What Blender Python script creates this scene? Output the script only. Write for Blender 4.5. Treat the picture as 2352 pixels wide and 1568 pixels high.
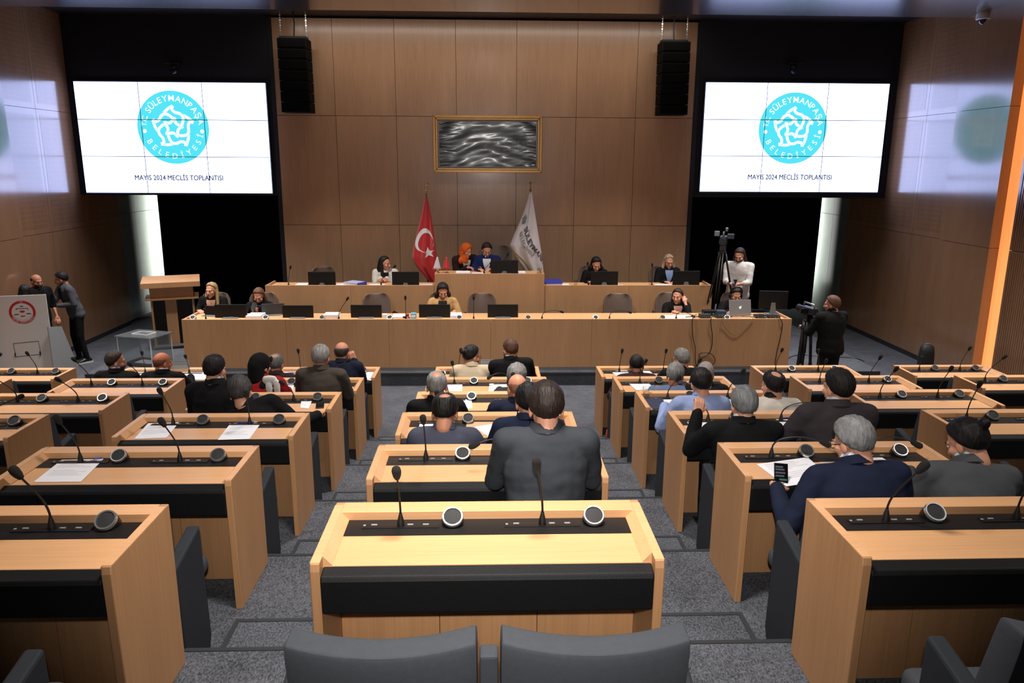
import bpy, bmesh, math, random
from math import sin, cos, pi, radians as R, sqrt, atan2
from mathutils import Vector as V, Matrix as M, noise
random.seed(7)
SC = bpy.context.scene
for o in list(bpy.data.objects): bpy.data.objects.remove(o)
COL = SC.collection

# ---------------------------------------------------------------- camera (2352 x 1568 frame)
FPX, PITCH, YAW, ROLL = 1750.0, 0.23065, 0.03369, 0.00544
CAMZ = 3.356
def rays(px, py):
    xx, yy = (px-1176.0)/FPX, (py-784.0)/FPX
    c, s = cos(-ROLL), sin(-ROLL); xx, yy = c*xx-s*yy, s*xx+c*yy
    u = -yy
    y_ = cos(PITCH)+u*sin(PITCH); z = -sin(PITCH)+u*cos(PITCH)
    return V((xx*cos(YAW)+y_*sin(YAW), -xx*sin(YAW)+y_*cos(YAW), z))
def at(px, py, Y=None, Z=None, X=None):
    """world point seen at a pixel, on a known real plane of the room"""
    d = rays(px, py)
    t = Y/d.y if Y is not None else ((Z-CAMZ)/d.z if Z is not None else X/d.x)
    return V((d.x*t, d.y*t, CAMZ+d.z*t))
cam = bpy.data.cameras.new('camera'); camo = bpy.data.objects.new('camera', cam); COL.objects.link(camo)
cam.sensor_fit = 'HORIZONTAL'; cam.sensor_width = 36.0; cam.lens = FPX/2352*36.0
cam.clip_start = .05; cam.clip_end = 100
ctr = rays(1176, 784); rt = (rays(1177, 784)-ctr).normalized(); dn = (rays(1176, 785)-ctr).normalized(); fw = ctr.normalized()
camo.matrix_world = M(((rt.x, -dn.x, -fw.x, 0), (rt.y, -dn.y, -fw.y, 0), (rt.z, -dn.z, -fw.z, CAMZ), (0, 0, 0, 1)))
SC.camera = camo

# ---------------------------------------------------------------- world, lights, exposure
w = bpy.data.worlds.new('world'); SC.world = w; w.use_nodes = True
w.node_tree.nodes['Background'].inputs[0].default_value = (.9, .93, 1, 1)
w.node_tree.nodes['Background'].inputs[1].default_value = .02
SC.view_settings.view_transform = 'Standard'; SC.view_settings.look = 'None'
SC.view_settings.gamma = 1.0; SC.view_settings.use_curve_mapping = False
SC.view_settings.exposure = 0.0
def lamp(name, kind, loc, energy, color=(1, 1, 1), rot=(0, 0, 0), **kw):
    l = bpy.data.lights.new(name, kind); l.energy = energy; l.color = color
    for k, v in kw.items(): setattr(l, k, v)
    o = bpy.data.objects.new(name, l); COL.objects.link(o); o.location = loc; o.rotation_euler = rot
    return o
# the photographer's flash, just above the lens
fl = lamp('flash_light', 'SPOT', (0.0, -.02, CAMZ+.17), 580, (1.0, .95, .91), spot_size=R(80), spot_blend=1.0, shadow_soft_size=.03)
fl.rotation_euler = fw.to_track_quat('-Z', 'Y').to_euler()
# downlights of the hall ceiling (out of the frame, above the seats)
for lx, ly, e in [(-5, 3, 34), (0, 3, 50), (5, 3, 34), (-5, 7, 34), (0, 7, 60), (5, 7, 34), (-4.2, 10.6, 40), (0, 10.6, 56), (4.2, 10.6, 40)]:
    lamp('downlight_and_fill', 'AREA', (lx, ly, 5.53), e*1.5, (1.0, .94, .88), shape='RECTANGLE', size=1.0, size_y=.35, spread=R(95))
for lx, ly, e in [(-5.6, 12.2, 62), (5.4, 12.2, 46), (-2.2, 12.2, 34), (2.2, 12.2, 34), (-6.2, 8.6, 30), (6.2, 8.6, 30)]:  # fill lamps added to brighten the stage and sides, no such fittings seen
    lamp('downlight_and_fill', 'AREA', (lx, ly, 5.53), e, (1.0, .95, .90), shape='DISK', size=.3, spread=R(82))
# cove light washing down the top of the panelled back wall
lamp('wall_washer', 'AREA', (0, 13.55, 5.78), 20, (1.0, .90, .80), (R(38), 0, 0), shape='RECTANGLE', size=7.2, size_y=.12, spread=R(120))
# daylight coming into the two backstage gaps beside the black curtains
lamp('backstage_daylight', 'AREA', (-6.75, 17.75, 1.6), 115, (.97, 1, .93), (R(90), 0, R(76)), shape='RECTANGLE', size=.35, size_y=3.0, spread=R(140))
lamp('backstage_daylight', 'AREA', (7.1, 17.6, 2.0), 75, (.97, 1, .95), (R(90), 0, R(-80)), shape='RECTANGLE', size=.2, size_y=2.7, spread=R(150))

# ---------------------------------------------------------------- materials
def lin(c): return tuple(((v/255)/12.92 if v/255 <= .04045 else ((v/255+.055)/1.055)**2.4) for v in c)
MATS = {}
def nodes(m): return m.node_tree.nodes, m.node_tree.links
def mat(name, col=(128, 128, 128), rough=.5, metal=0, emit=None, es=0, spec=.5, noise_amt=0, noise_scale=8, stretch=(1, 1, 1), bump=0, bump_scale=60, coat=0, alpha=None, trans=0, sheen=0, col2=None):
    if name in MATS: return MATS[name]
    m = bpy.data.materials.new(name); m.use_nodes = True; n, l = nodes(m); b = n['Principled BSDF']
    c = lin(col)+(1,)
    b.inputs['Base Color'].default_value = c; b.inputs['Roughness'].default_value = rough; b.inputs['Metallic'].default_value = metal
    b.inputs['Specular IOR Level'].default_value = spec
    if coat: b.inputs['Coat Weight'].default_value = coat; b.inputs['Coat Roughness'].default_value = .13; b.inputs['Coat IOR'].default_value = 1.75 if coat > .4 else 1.5
    if sheen: b.inputs['Sheen Weight'].default_value = sheen; b.inputs['Sheen Roughness'].default_value = .6
    if trans: b.inputs['Transmission Weight'].default_value = trans; b.inputs['IOR'].default_value = 1.1
    if emit: b.inputs['Emission Color'].default_value = lin(emit)+(1,); b.inputs['Emission Strength'].default_value = es
    if noise_amt or bump or col2:
        tc = n.new('ShaderNodeTexCoord'); mp = n.new('ShaderNodeMapping'); mp.inputs['Scale'].default_value = stretch
        l.new(tc.outputs['Object'], mp.inputs['Vector'])
    if noise_amt or col2:
        nt = n.new('ShaderNodeTexNoise'); nt.inputs['Scale'].default_value = noise_scale; nt.inputs['Detail'].default_value = 5; nt.inputs['Roughness'].default_value = .65
        l.new(mp.outputs[0], nt.inputs['Vector'])
        rp = n.new('ShaderNodeValToRGB'); l.new(nt.outputs['Fac'], rp.inputs['Fac'])
        a = [max(0, v*(1-noise_amt)) for v in c[:3]]; d = [min(1, v*(1+noise_amt)) for v in c[:3]]
        if col2: d = lin(col2); a = c[:3]
        rp.color_ramp.elements[0].position = .3; rp.color_ramp.elements[1].position = .7
        rp.color_ramp.elements[0].color = tuple(a)+(1,); rp.color_ramp.elements[1].color = tuple(d)+(1,)
        l.new(rp.outputs[0], b.inputs['Base Color'])
    if bump:
        n2 = n.new('ShaderNodeTexNoise'); n2.inputs['Scale'].default_value = bump_scale; n2.inputs['Detail'].default_value = 4
        l.new(mp.outputs[0], n2.inputs['Vector'])
        bp = n.new('ShaderNodeBump'); bp.inputs['Strength'].default_value = bump; bp.inputs['Distance'].default_value = .01
        l.new(n2.outputs['Fac'], bp.inputs['Height']); l.new(bp.outputs[0], b.inputs['Normal'])
    MATS[name] = m; return m
def wood(name, col, rough, axis='Z', amt=.16, coat=0, spec=.5):
    """fine-lined veneer: noise stretched along the grain axis, plus a broader plank tone"""
    if name in MATS: return MATS[name]
    m = mat(name, col, rough, coat=coat, spec=spec); n, l = nodes(m); b = n['Principled BSDF']
    tc = n.new('ShaderNodeTexCoord'); c = lin(col)
    def nz(st, sc):
        mp = n.new('ShaderNodeMapping'); mp.inputs['Scale'].default_value = st; l.new(tc.outputs['Object'], mp.inputs['Vector'])
        t = n.new('ShaderNodeTexNoise'); t.inputs['Scale'].default_value = sc; t.inputs['Detail'].default_value = 4; l.new(mp.outputs[0], t.inputs['Vector']); return t
    st = {'Z': (1, 1, .02), 'X': (.02, 1, 1), 'Y': (1, .02, 1)}[axis]
    t1 = nz(st, 110); t2 = nz(tuple(max(.06, v*.5) for v in st), 9)
    mx = n.new('ShaderNodeMath'); mx.operation = 'MULTIPLY_ADD'; mx.inputs[1].default_value = .55; l.new(t1.outputs['Fac'], mx.inputs[0])
    m2 = n.new('ShaderNodeMath'); m2.operation = 'MULTIPLY'; m2.inputs[1].default_value = .45; l.new(t2.outputs['Fac'], m2.inputs[0]); l.new(m2.outputs[0], mx.inputs[2])
    rp = n.new('ShaderNodeValToRGB'); l.new(mx.outputs[0], rp.inputs['Fac'])
    rp.color_ramp.elements[0].position = .33; rp.color_ramp.elements[1].position = .67
    rp.color_ramp.elements[0].color = (c[0]*(1-amt), c[1]*(1-amt*1.15), c[2]*(1-amt*1.3), 1)
    rp.color_ramp.elements[1].color = (min(1, c[0]*(1+amt)), min(1, c[1]*(1+amt)), min(1, c[2]*(1+amt)), 1)
    l.new(rp.outputs[0], b.inputs['Base Color'])
    return m
def slotted(name, col):
    """acoustic veneer with fine staggered vertical slots"""
    if name in MATS: return MATS[name]
    m = wood(name, col, .22, 'Z', coat=.8, spec=.5); n, l = nodes(m); b = n['Principled BSDF']
    src = b.inputs['Base Color'].links[0].from_socket
    tc = n.new('ShaderNodeTexCoord'); mp = n.new('ShaderNodeMapping'); mp.inputs['Rotation'].default_value = (R(90), 0, R(90)); l.new(tc.outputs['Object'], mp.inputs['Vector'])
    sx = n.new('ShaderNodeSeparateXYZ'); l.new(tc.outputs['Object'], sx.inputs[0])
    cb = n.new('ShaderNodeCombineXYZ'); l.new(sx.outputs['Z'], cb.inputs[0]); l.new(sx.outputs['Y'], cb.inputs[1])
    br = n.new('ShaderNodeTexBrick'); l.new(cb.outputs[0], br.inputs['Vector'])
    br.inputs['Scale'].default_value = 1; br.inputs['Brick Width'].default_value = .16; br.inputs['Row Height'].default_value = .03; br.inputs['Mortar Size'].default_value = .0085; br.inputs['Mortar Smooth'].default_value = .2
    mixn = n.new('ShaderNodeMixRGB'); mixn.blend_type = 'MULTIPLY'; mixn.inputs[2].default_value = (.56, .53, .5, 1)
    inv = n.new('ShaderNodeMath'); inv.operation = 'SUBTRACT'; inv.inputs[0].default_value = 1; l.new(br.outputs['Fac'], inv.inputs[1])
    l.new(inv.outputs[0], mixn.inputs[0]); l.new(src, mixn.inputs[1]); l.new(mixn.outputs[0], b.inputs['Base Color'])
    # holes sit in the bricks: brick cells are narrow slots, mortar the veneer between
    br.inputs['Mortar Size'].default_value = .011
    return m
def carpet(name, col, amt):
    m = mat(name, col, .95, spec=.1); n, l = nodes(m); b = n['Principled BSDF']; c = lin(col)
    tc = n.new('ShaderNodeTexCoord')
    def nz(sc, st=(1, 1, 1), d=3):
        mp = n.new('ShaderNodeMapping'); mp.inputs['Scale'].default_value = st; l.new(tc.outputs['Object'], mp.inputs['Vector'])
        t = n.new('ShaderNodeTexNoise'); t.inputs['Scale'].default_value = sc; t.inputs['Detail'].default_value = d; t.inputs['Roughness'].default_value = .8; l.new(mp.outputs[0], t.inputs['Vector']); return t
    t = nz(120, (1, .55, 1)); t2 = nz(3)
    mx = n.new('ShaderNodeMath'); mx.operation = 'MULTIPLY_ADD'; mx.inputs[1].default_value = .8
    m2 = n.new('ShaderNodeMath'); m2.operation = 'MULTIPLY'; m2.inputs[1].default_value = .2; l.new(t2.outputs['Fac'], m2.inputs[0])
    l.new(t.outputs['Fac'], mx.inputs[0]); l.new(m2.outputs[0], mx.inputs[2])
    rp = n.new('ShaderNodeValToRGB'); l.new(mx.outputs[0], rp.inputs['Fac'])
    rp.color_ramp.elements[0].position = .38; rp.color_ramp.elements[1].position = .64
    rp.color_ramp.elements[0].color = tuple(v*(1-amt) for v in c)+(1,); rp.color_ramp.elements[1].color = tuple(v*(1+amt*1.6) for v in c)+(1,)
    l.new(rp.outputs[0], b.inputs['Base Color'])
    bp = n.new('ShaderNodeBump'); bp.inputs['Strength'].default_value = .5; bp.inputs['Distance'].default_value = .006; l.new(t.outputs['Fac'], bp.inputs['Height']); l.new(bp.outputs[0], b.inputs['Normal'])
    return m
OAKW = wood('oak_wall_veneer', (175, 138, 107), .30, 'Z', coat=.25)
OAKS = wood('oak_side_wall_veneer', (150, 112, 82), .2, 'Z', coat=1.0, spec=.5)
OAKG = wood('oak_gloss_side_panel', (144, 108, 80), .18, 'Z', coat=1.0, amt=.12, spec=.5)
OAKSLOT = slotted('oak_slotted_acoustic', (150, 112, 82))
OAKT = wood('oak_desk_top', (214, 163, 115), .45, 'X', amt=.12)
OAKP = wood('oak_desk_panel', (180, 134, 92), .48, 'Z', amt=.13)
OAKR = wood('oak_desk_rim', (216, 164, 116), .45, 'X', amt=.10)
OAKF = wood('oak_podium_front', (182, 138, 98), .45, 'Z', amt=.14)
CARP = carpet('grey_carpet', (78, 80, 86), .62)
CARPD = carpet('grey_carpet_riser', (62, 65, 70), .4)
NOSE = mat('dark_rubber_nosing', (40, 42, 46), .7)
BLKP = mat('black_paint', (34, 34, 37), .55, spec=.25)
BLKM = mat('black_plastic', (18, 18, 19), .4)
BLKL = mat('black_leather', (15, 15, 16), .6, spec=.22, bump=.12, bump_scale=160)
INLAY = mat('black_console_strip', (24, 22, 22), .5, spec=.3)
UPH = mat('charcoal_upholstery', (64, 67, 72), .8, spec=.25, bump=.1, bump_scale=260, noise_amt=.06, noise_scale=40)
UPHD = mat('charcoal_side_panel', (42, 45, 50), .8, spec=.25, bump=.1, bump_scale=260)
STEEL = mat('brushed_steel', (190, 190, 188), .28, metal=1)
CHROME = mat('silver_ring', (205, 205, 205), .25, metal=.9)
CEILM = mat('dark_satin_ceiling', (60, 54, 56), .27, spec=1.0, coat=1.0)
CEILD = mat('ceiling_void', (40, 34, 32), .5)
CURT = mat('black_velvet', (10, 10, 12), .9, spec=.1)
GREYP = mat('grey_cladding', (132, 138, 132), .35, noise_amt=.12, noise_scale=2)
WHITE = mat('white_paper', (236, 235, 240), .7)
PINKP = mat('pinkish_paper', (232, 214, 214), .7)
INK = mat('grey_ink', (168, 166, 174), .8)
BLUEF = mat('blue_folder', (44, 58, 160), .4)
MONB = mat('monitor_back_black', (15, 15, 16), .5, spec=.3)
GREYM = mat('grey_plastic', (112, 114, 116), .45)
BROWNL = mat('taupe_leather', (112, 94, 84), .45, bump=.08, bump_scale=90)
GOLD = mat('gold_frame', (176, 128, 68), .32, metal=.5, noise_amt=.2, noise_scale=30)
BRASS = mat('brass', (190, 160, 100), .3, metal=1)
GLASS = mat('clear_glass', (235, 240, 240), .03, trans=1)
ACRY = mat('clear_acrylic', (226, 232, 234), .06, trans=.93, spec=.6)
SCRW = mat('screen_white', (10, 10, 10), .5, emit=(186, 200, 255), es=4.4)
SCRC = mat('screen_cyan', (10, 10, 10), .5, emit=(86, 230, 250), es=1.0)
SCRL = mat('screen_letter_white', (10, 10, 10), .5, emit=(240, 250, 255), es=1.25)
SCRK = mat('screen_letter_dark', (24, 24, 56), .6, emit=(24, 22, 60), es=.6)
LEDO = mat('warm_led_cove', (255, 190, 120), .6, emit=(255, 148, 78), es=.98)
DAYP = mat('daylight_pane', (240, 250, 248), .4, emit=(236, 255, 246), es=2.4)

# ---------------------------------------------------------------- mesh helpers
class MB:
    def __init__(s): s.v = []; s.f = []; s.m = []
    def add(s, vs, fs, mi=0, T=None):
        k = len(s.v)
        s.v += [tuple(T @ V(p)) for p in vs] if T else [tuple(p) for p in vs]
        s.f += [tuple(i+k for i in f) for f in fs]; s.m += [mi]*len(fs); return s
    def box(s, x0, x1, y0, y1, z0, z1, mi=0, T=None):
        vs = [(x, y, z) for z in (z0, z1) for y in (y0, y1) for x in (x0, x1)]
        return s.add(vs, [(0, 2, 3, 1), (4, 5, 7, 6), (0, 1, 5, 4), (2, 6, 7, 3), (0, 4, 6, 2), (1, 3, 7, 5)], mi, T)
    def prism(s, poly, a, b, axis='X', mi=0, T=None):
        """extrude a 2D polygon from a to b along an axis; the polygon is in the other two axes"""
        def P(p, t): return {'X': (t, p[0], p[1]), 'Y': (p[0], t, p[1]), 'Z': (p[0], p[1], t)}[axis]
        n = len(poly); vs = [P(p, a) for p in poly]+[P(p, b) for p in poly]
        fs = [tuple(range(n)), tuple(range(2*n-1, n-1, -1))]+[(i, i+n, (i+1) % n+n, (i+1) % n) for i in range(n)]
        return s.add(vs, fs, mi, T)
    def lathe(s, prof, n=20, mi=0, T=None):
        vs = [(r*cos(2*pi*i/n), r*sin(2*pi*i/n), z) for r, z in prof for i in range(n)]
        fs = [(j*n+i, j*n+(i+1) % n, (j+1)*n+(i+1) % n, (j+1)*n+i) for j in range(len(prof)-1) for i in range(n)]
        fs += [tuple(range(n-1, -1, -1)), tuple(range((len(prof)-1)*n, len(prof)*n))]
        return s.add(vs, fs, mi, T)
    def tube(s, pts, r, n=6, mi=0, T=None, closed=False):
        pts = [V(p) for p in pts]; rs = r if isinstance(r, (list, tuple)) else [r]*len(pts)
        vs = []; up = None
        for i, p in enumerate(pts):
            d = (pts[min(i+1, len(pts)-1)]-pts[max(i-1, 0)])
            d = d.normalized() if d.length > 1e-9 else V((0, 0, 1))
            if up is None: up = d.orthogonal().normalized()
            up = (up-d*up.dot(d)); up = up.normalized() if up.length > 1e-6 else d.orthogonal().normalized()
            q = d.cross(up)
            vs += [p+up*cos(2*pi*k/n)*rs[i]+q*sin(2*pi*k/n)*rs[i] for k in range(n)]
        fs = [(i*n+k, i*n+(k+1) % n, (i+1)*n+(k+1) % n, (i+1)*n+k) for i in range(len(pts)-1) for k in range(n)]
        fs += [tuple(range(n-1, -1, -1)), tuple(range((len(pts)-1)*n, len(pts)*n))]
        return s.add(vs, fs, mi, T)
    def ball(s, c, r, nu=12, nv=8, mi=0, T=None, fn=None):
        c = V(c); r = r if isinstance(r, (tuple, list)) else (r, r, r)
        vs = []
        for j in range(1, nv):
            th = pi*j/nv
            for i in range(nu):
                ph = 2*pi*i/nu; d = V((sin(th)*cos(ph), sin(th)*sin(ph), cos(th)))
                k = fn(d) if fn else 1
                vs.append((c.x+r[0]*d.x*k, c.y+r[1]*d.y*k, c.z+r[2]*d.z*k))
        k1 = fn(V((0, 0, 1))) if fn else 1; k2 = fn(V((0, 0, -1))) if fn else 1
        vs += [(c.x, c.y, c.z+r[2]*k1), (c.x, c.y, c.z-r[2]*k2)]
        a = len(vs)-2; b = a+1
        fs = [(j*nu+i, (j+1)*nu+i, (j+1)*nu+(i+1) % nu, j*nu+(i+1) % nu) for j in range(nv-2) for i in range(nu)]
        fs += [(a, i, (i+1) % nu) for i in range(nu)]+[(b, (nv-2)*nu+(i+1) % nu, (nv-2)*nu+i) for i in range(nu)]
        return s.add(vs, fs, mi, T)
    def cap(s, a, b, ra, rb, n=12, mi=0, sq=None):
        """closed tapered capsule between two joints"""
        a, b = V(a), V(b); d = b-a; L = d.length
        d = d.normalized() if L > 1e-6 else V((0, 0, 1))
        pts = []; rr = []
        for k in range(4): t = -pi/2+pi/2*k/4; pts.append(a+d*ra*sin(t)); rr.append(max(ra*cos(t), ra*.05))
        pts += [a, b]; rr += [ra, rb]
        for k in range(1, 5): t = pi/2*k/4; pts.append(b+d*rb*sin(t)); rr.append(max(rb*cos(t), rb*.05))
        return s.tube(pts, rr, n, mi)
    def loft(s, rings, mi=0):
        """closed loft through rings of equal point count"""
        n = len(rings[0]); vs = [p for r in rings for p in r]
        fs = [(j*n+i, j*n+(i+1) % n, (j+1)*n+(i+1) % n, (j+1)*n+i) for j in range(len(rings)-1) for i in range(n)]
        fs += [tuple(range(n-1, -1, -1)), tuple(range((len(rings)-1)*n, len(rings)*n))]
        return s.add(vs, fs, mi)
    def mesh(s, name, mats, smooth=False, bevel=0, seg=2, merge=False):
        me = bpy.data.meshes.new(name); me.from_pydata(s.v, [], s.f)
        mats = mats if isinstance(mats, (list, tuple)) else [mats]
        for m in mats: me.materials.append(m)
        if len(mats) > 1: me.polygons.foreach_set('material_index', s.m)
        bm = bmesh.new(); bm.from_mesh(me)
        bmesh.ops.recalc_face_normals(bm, faces=bm.faces)
        if bevel:
            ed = [e for e in bm.edges if len(e.link_faces) == 2 and e.calc_face_angle(0) > .5]
            bmesh.ops.bevel(bm, geom=ed, offset=bevel, segments=seg, profile=.5, affect='EDGES', clamp_overlap=True)
        bm.to_mesh(me); bm.free()
        if smooth:
            me.polygons.foreach_set('use_smooth', [True]*len(me.polygons))
            if smooth != 1: me.set_sharp_from_angle(angle=smooth)
        me.update(); return me
    def build(s, name, mats, parent=None, loc=None, rot=None, **kw):
        return link(name, s.mesh(name, mats, **kw), parent, loc, rot)
def link(name, me, parent=None, loc=None, rot=None):
    o = bpy.data.objects.new(name, me); COL.objects.link(o)
    if parent: o.parent = parent
    if loc is not None: o.location = loc
    if rot is not None: o.rotation_euler = rot
    return o
def tag(o, label=None, cat=None, group=None, kind=None):
    for k, v in (('label', label), ('category', cat), ('group', group), ('kind', kind)):
        if v: o[k] = v
    return o
def empty(name, loc=(0, 0, 0), rz=0, label=None, cat=None, group=None):
    o = bpy.data.objects.new(name, None); COL.objects.link(o); o.location = loc; o.rotation_euler = (0, 0, rz); o.empty_display_size = .1
    return tag(o, label, cat, group)
def struct(o): o['kind'] = 'structure'; return o
def copy_tree(o, parent=None):
    c = o.copy(); COL.objects.link(c); c.parent = parent
    for ch in o.children: copy_tree(ch, c)
    return c
def text_mesh(body, size, bold=0.0, align='CENTER', shear=0.0, extrude=.001, spacing=1.0):
    cu = bpy.data.curves.new('lettering', 'FONT'); cu.body = body; cu.size = size; cu.align_x = align; cu.align_y = 'CENTER'
    cu.offset = bold; cu.extrude = extrude; cu.shear = shear; cu.space_character = spacing; cu.resolution_u = 3
    o = bpy.data.objects.new('lettering', cu); COL.objects.link(o)
    dg = bpy.context.evaluated_depsgraph_get(); dg.update()
    me = bpy.data.meshes.new_from_object(o.evaluated_get(dg))
    bpy.data.objects.remove(o); bpy.data.curves.remove(cu); return me
def bm_text(mb, body, size, T, mi=0, **kw):
    me = text_mesh(body, size, **kw)
    mb.add([v.co for v in me.vertices], [tuple(p.vertices) for p in me.polygons], mi, T); bpy.data.meshes.remove(me)
TMPS = bpy.data.scenes.new('fusing_bench')
def remesh(mb, voxel, smooth=4, fac=.5):
    """fuse overlapping closed volumes into one continuous skin"""
    me = mb.mesh('tmp', WHITE); o = bpy.data.objects.new('tmp', me); TMPS.collection.objects.link(o)
    md = o.modifiers.new('r', 'REMESH'); md.mode = 'VOXEL'; md.voxel_size = voxel
    if smooth: sm = o.modifiers.new('s', 'SMOOTH'); sm.factor = fac; sm.iterations = smooth
    TMPS.view_layers[0].update(); dg = TMPS.view_layers[0].depsgraph
    r = bpy.data.meshes.new_from_object(o.evaluated_get(dg))
    bpy.data.objects.remove(o); bpy.data.meshes.remove(me)
    out = MB(); out.add([v.co.copy() for v in r.vertices], [tuple(p.vertices) for p in r.polygons]); bpy.data.meshes.remove(r)
    return out

# ================================================================ THE ROOM
ROW_S, ROW_R = 1.2929, .2262
def D(n): return 3.0949+(n-1)*ROW_S          # back edge of the desks of row n (row 1 is nearest)
def F(n): return 1.131-(n-1)*ROW_R           # floor level of row n (row 6 is the hall floor)
XL, XR = -7.47, 7.58
o = MB().box(XL-.3, XR+.3, 8.2, 19.4, -.2, 0).build('floor', CARP); struct(o)
# stepped platforms of the seating
for n in range(-2, 6):
    y0, y1 = D(n-1)+.095, D(n)+.095
    o = MB().box(XL-.2, XR+.2, y0-.02 if n > -2 else -3.2, y1, F(n)-.26, F(n)).build('floor_platform', CARP); struct(o)
    MB().box(XL, XR, y1-.022, y1+.004, F(n)-.03, F(n)+.004).build('nosing', NOSE, o)
    if n < 1: continue
    for xa, xb in ((-3.30, -2.70), (-1.315, -.69), (.69, 1.355), (2.72, 3.38)):
        z = F(n)-ROW_R/2
        s = struct(MB().box(xa, xb, y1-.01, D(n)+.5, F(n+1)-.01, z).build('aisle_step', CARP))
        MB().box(xa-.004, xb+.004, D(n)+.478, D(n)+.504, z-.03, z+.004).build('nosing', NOSE, s)
        MB().box(xa-.004, xa+.022, y1, D(n)+.478, z-.03, z+.004).build('nosing', NOSE, s)
        MB().box(xb-.022, xb+.004, y1, D(n)+.478, z-.03, z+.004).build('nosing', NOSE, s)
# dais under the podiums
o = struct(MB().box(-6.08, 6.15, 11.32, 16.4, -.01, .2).build('floor_dais', [CARP]))
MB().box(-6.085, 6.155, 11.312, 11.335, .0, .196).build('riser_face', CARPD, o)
MB().box(-6.085, 6.155, 11.308, 11.335, .176, .204).build('nosing', NOSE, o)

# ---- back wall: seven columns of veneer panels
wb = struct(MB().box(-3.80, 3.82, 14.53, 14.8, 0, 5.83).build('wall_back', BLKP))
zj = [.2, 2.2, 4.165, 5.82]; cw = 7.66/7
shared = {}
for j in range(3):
    h = zj[j+1]-zj[j]-.008
    me = MB().box(-cw/2+.0035, cw/2-.0035, -.035, .0, 0, h).mesh('panel', OAKW)
    for i in range(7):
        link('panel', me, wb, (-3.83+cw*(i+.5), 14.53, zj[j]+.004))
struct(MB().box(-3.87, -3.79, 14.49, 15.6, 0, 5.83).build('wall_back_return', BLKP))
struct(MB().box(3.80, 3.88, 14.49, 15.6, 0, 5.83).build('wall_back_return', BLKP))
# ---- black headers that carry the video walls
for sx, x0, x1 in ((-1, XL, -3.83), (1, 3.84, XR)):
    struct(MB().box(x0, x1, 14.52, 14.75, 2.735, 5.85).build('wall_header_left' if sx < 0 else 'wall_header_right', BLKP))
# ---- side walls
def side_wall(nm, sx, X):
    w_ = struct(MB().box(min(X+sx*.06, X+sx*.3), max(X+sx*.06, X+sx*.3), -3.2, 16.0, 0, 6.1).build(nm, BLKP))
    zs = [.08, 2.15, 4.18, 5.62]; tops = [2.15, 4.18, 6.0]
    ys = [15.97, 14.68, 13.42, 12.42]
    def pan(ya, yb, z0, z1, off, m, th=.07):
        x0, x1 = X+sx*off, X+sx*(off+th)
        return MB().box(min(x0, x1)-X, max(x0, x1)-X, -(yb-ya)/2+.003, (yb-ya)/2-.003, 0, z1-z0-.006).build('panel', m, w_, (X, (ya+yb)/2, z0+.003))
    for j in range(3):
        z0, z1 = zs[j], tops[j]
        for k in range(3):
            p = pan(ys[k+1], ys[k], z0, z1, 0, OAKS)
            if j > 0:
                L = ys[k]-ys[k+1]; hh = z1-z0
                xa = -sx*.0015
                MB().box(min(xa, sx*.01), max(xa, sx*.01), -L/2+.09, L/2-.09, .09, hh-.1).build('slotted_field', OAKSLOT, p)
        pan(11.13, 12.42, z0, z1, -.10, OAKG, .17)
        # ribbed panels nearer the seats, beyond the lit cove
        ya = 10.86
        while ya > -3:
            yb = ya; ya = max(ya-1.35, -3.1)
            p = pan(ya, yb, z0, z1, .02, OAKS, .06)
            if yb > 9.4:
                m = MB()
                q = -(yb-ya)/2+.02
                while q < (yb-ya)/2-.03:
                    m.box(min(0, -sx*.012), max(0, -sx*.012), q, q+.022, .01, z1-z0-.02); q += .045
                rb = m.build('ribbing', OAKS, p, (sx*.02, 0, 0)); rb['kind'] = 'stuff'
    # warm lit cove between the glossy panel and the ribbed one
    MB().box(min(X+sx*.05, X+sx*.07), max(X+sx*.05, X+sx*.07), 10.86, 11.13, .1, 5.6).build('cove_light', LEDO, w_)
    MB().box(min(X, X+sx*.03), max(X, X+sx*.03), 3, 15.95, 0, .075).build('baseboard', NOSE, w_)
    # grey cladding beyond the end of the wood, lit from backstage
    g = struct(MB().box(min(X+sx*.1, X+sx*.3), max(X+sx*.1, X+sx*.3), 15.97, 19.3, 0, 5.0).build('wall_backstage_left' if sx < 0 else 'wall_backstage_right', BLKP))
    for ya, yb in ((15.98, 16.75), (16.75, 18.0), (18.0, 19.2)):
        for z0, z1 in ((.05, 2.28), (2.28, 4.9)):
            MB().box(min(X+sx*.06, X+sx*.1), max(X+sx*.06, X+sx*.1), ya+.004, yb-.004, z0+.004, z1-.004).build('cladding_panel', GREYP, g)
side_wall('wall_left', -1, XL); side_wall('wall_right', 1, XR)
struct(MB().box(-7.9, 8.0, 19.2, 19.4, 0, 5).build('wall_backstage_rear', BLKP))
struct(MB().box(-7.9, 8.0, -3.4, -3.2, 0, 6).build('wall_rear', OAKS))
# ---- ceiling: satin panels ending in front of the back wall, dark void beyond
ce = struct(MB().box(XL-.1, XR+.1, -3.2, 12.44, 5.66, 5.8).build('ceiling', CEILD))
me = MB().box(-1.085, 1.085, 0, 15.6, 0, .09).mesh('panel', CEILM)
for i in range(7): link('panel', me, ce, (XL+1.085+i*2.168, -3.15, 5.585))
struct(MB().box(XL-.3, XR+.3, 12.4, 19.4, 5.85, 5.95).build('ceiling_void', CEILD))

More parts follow.
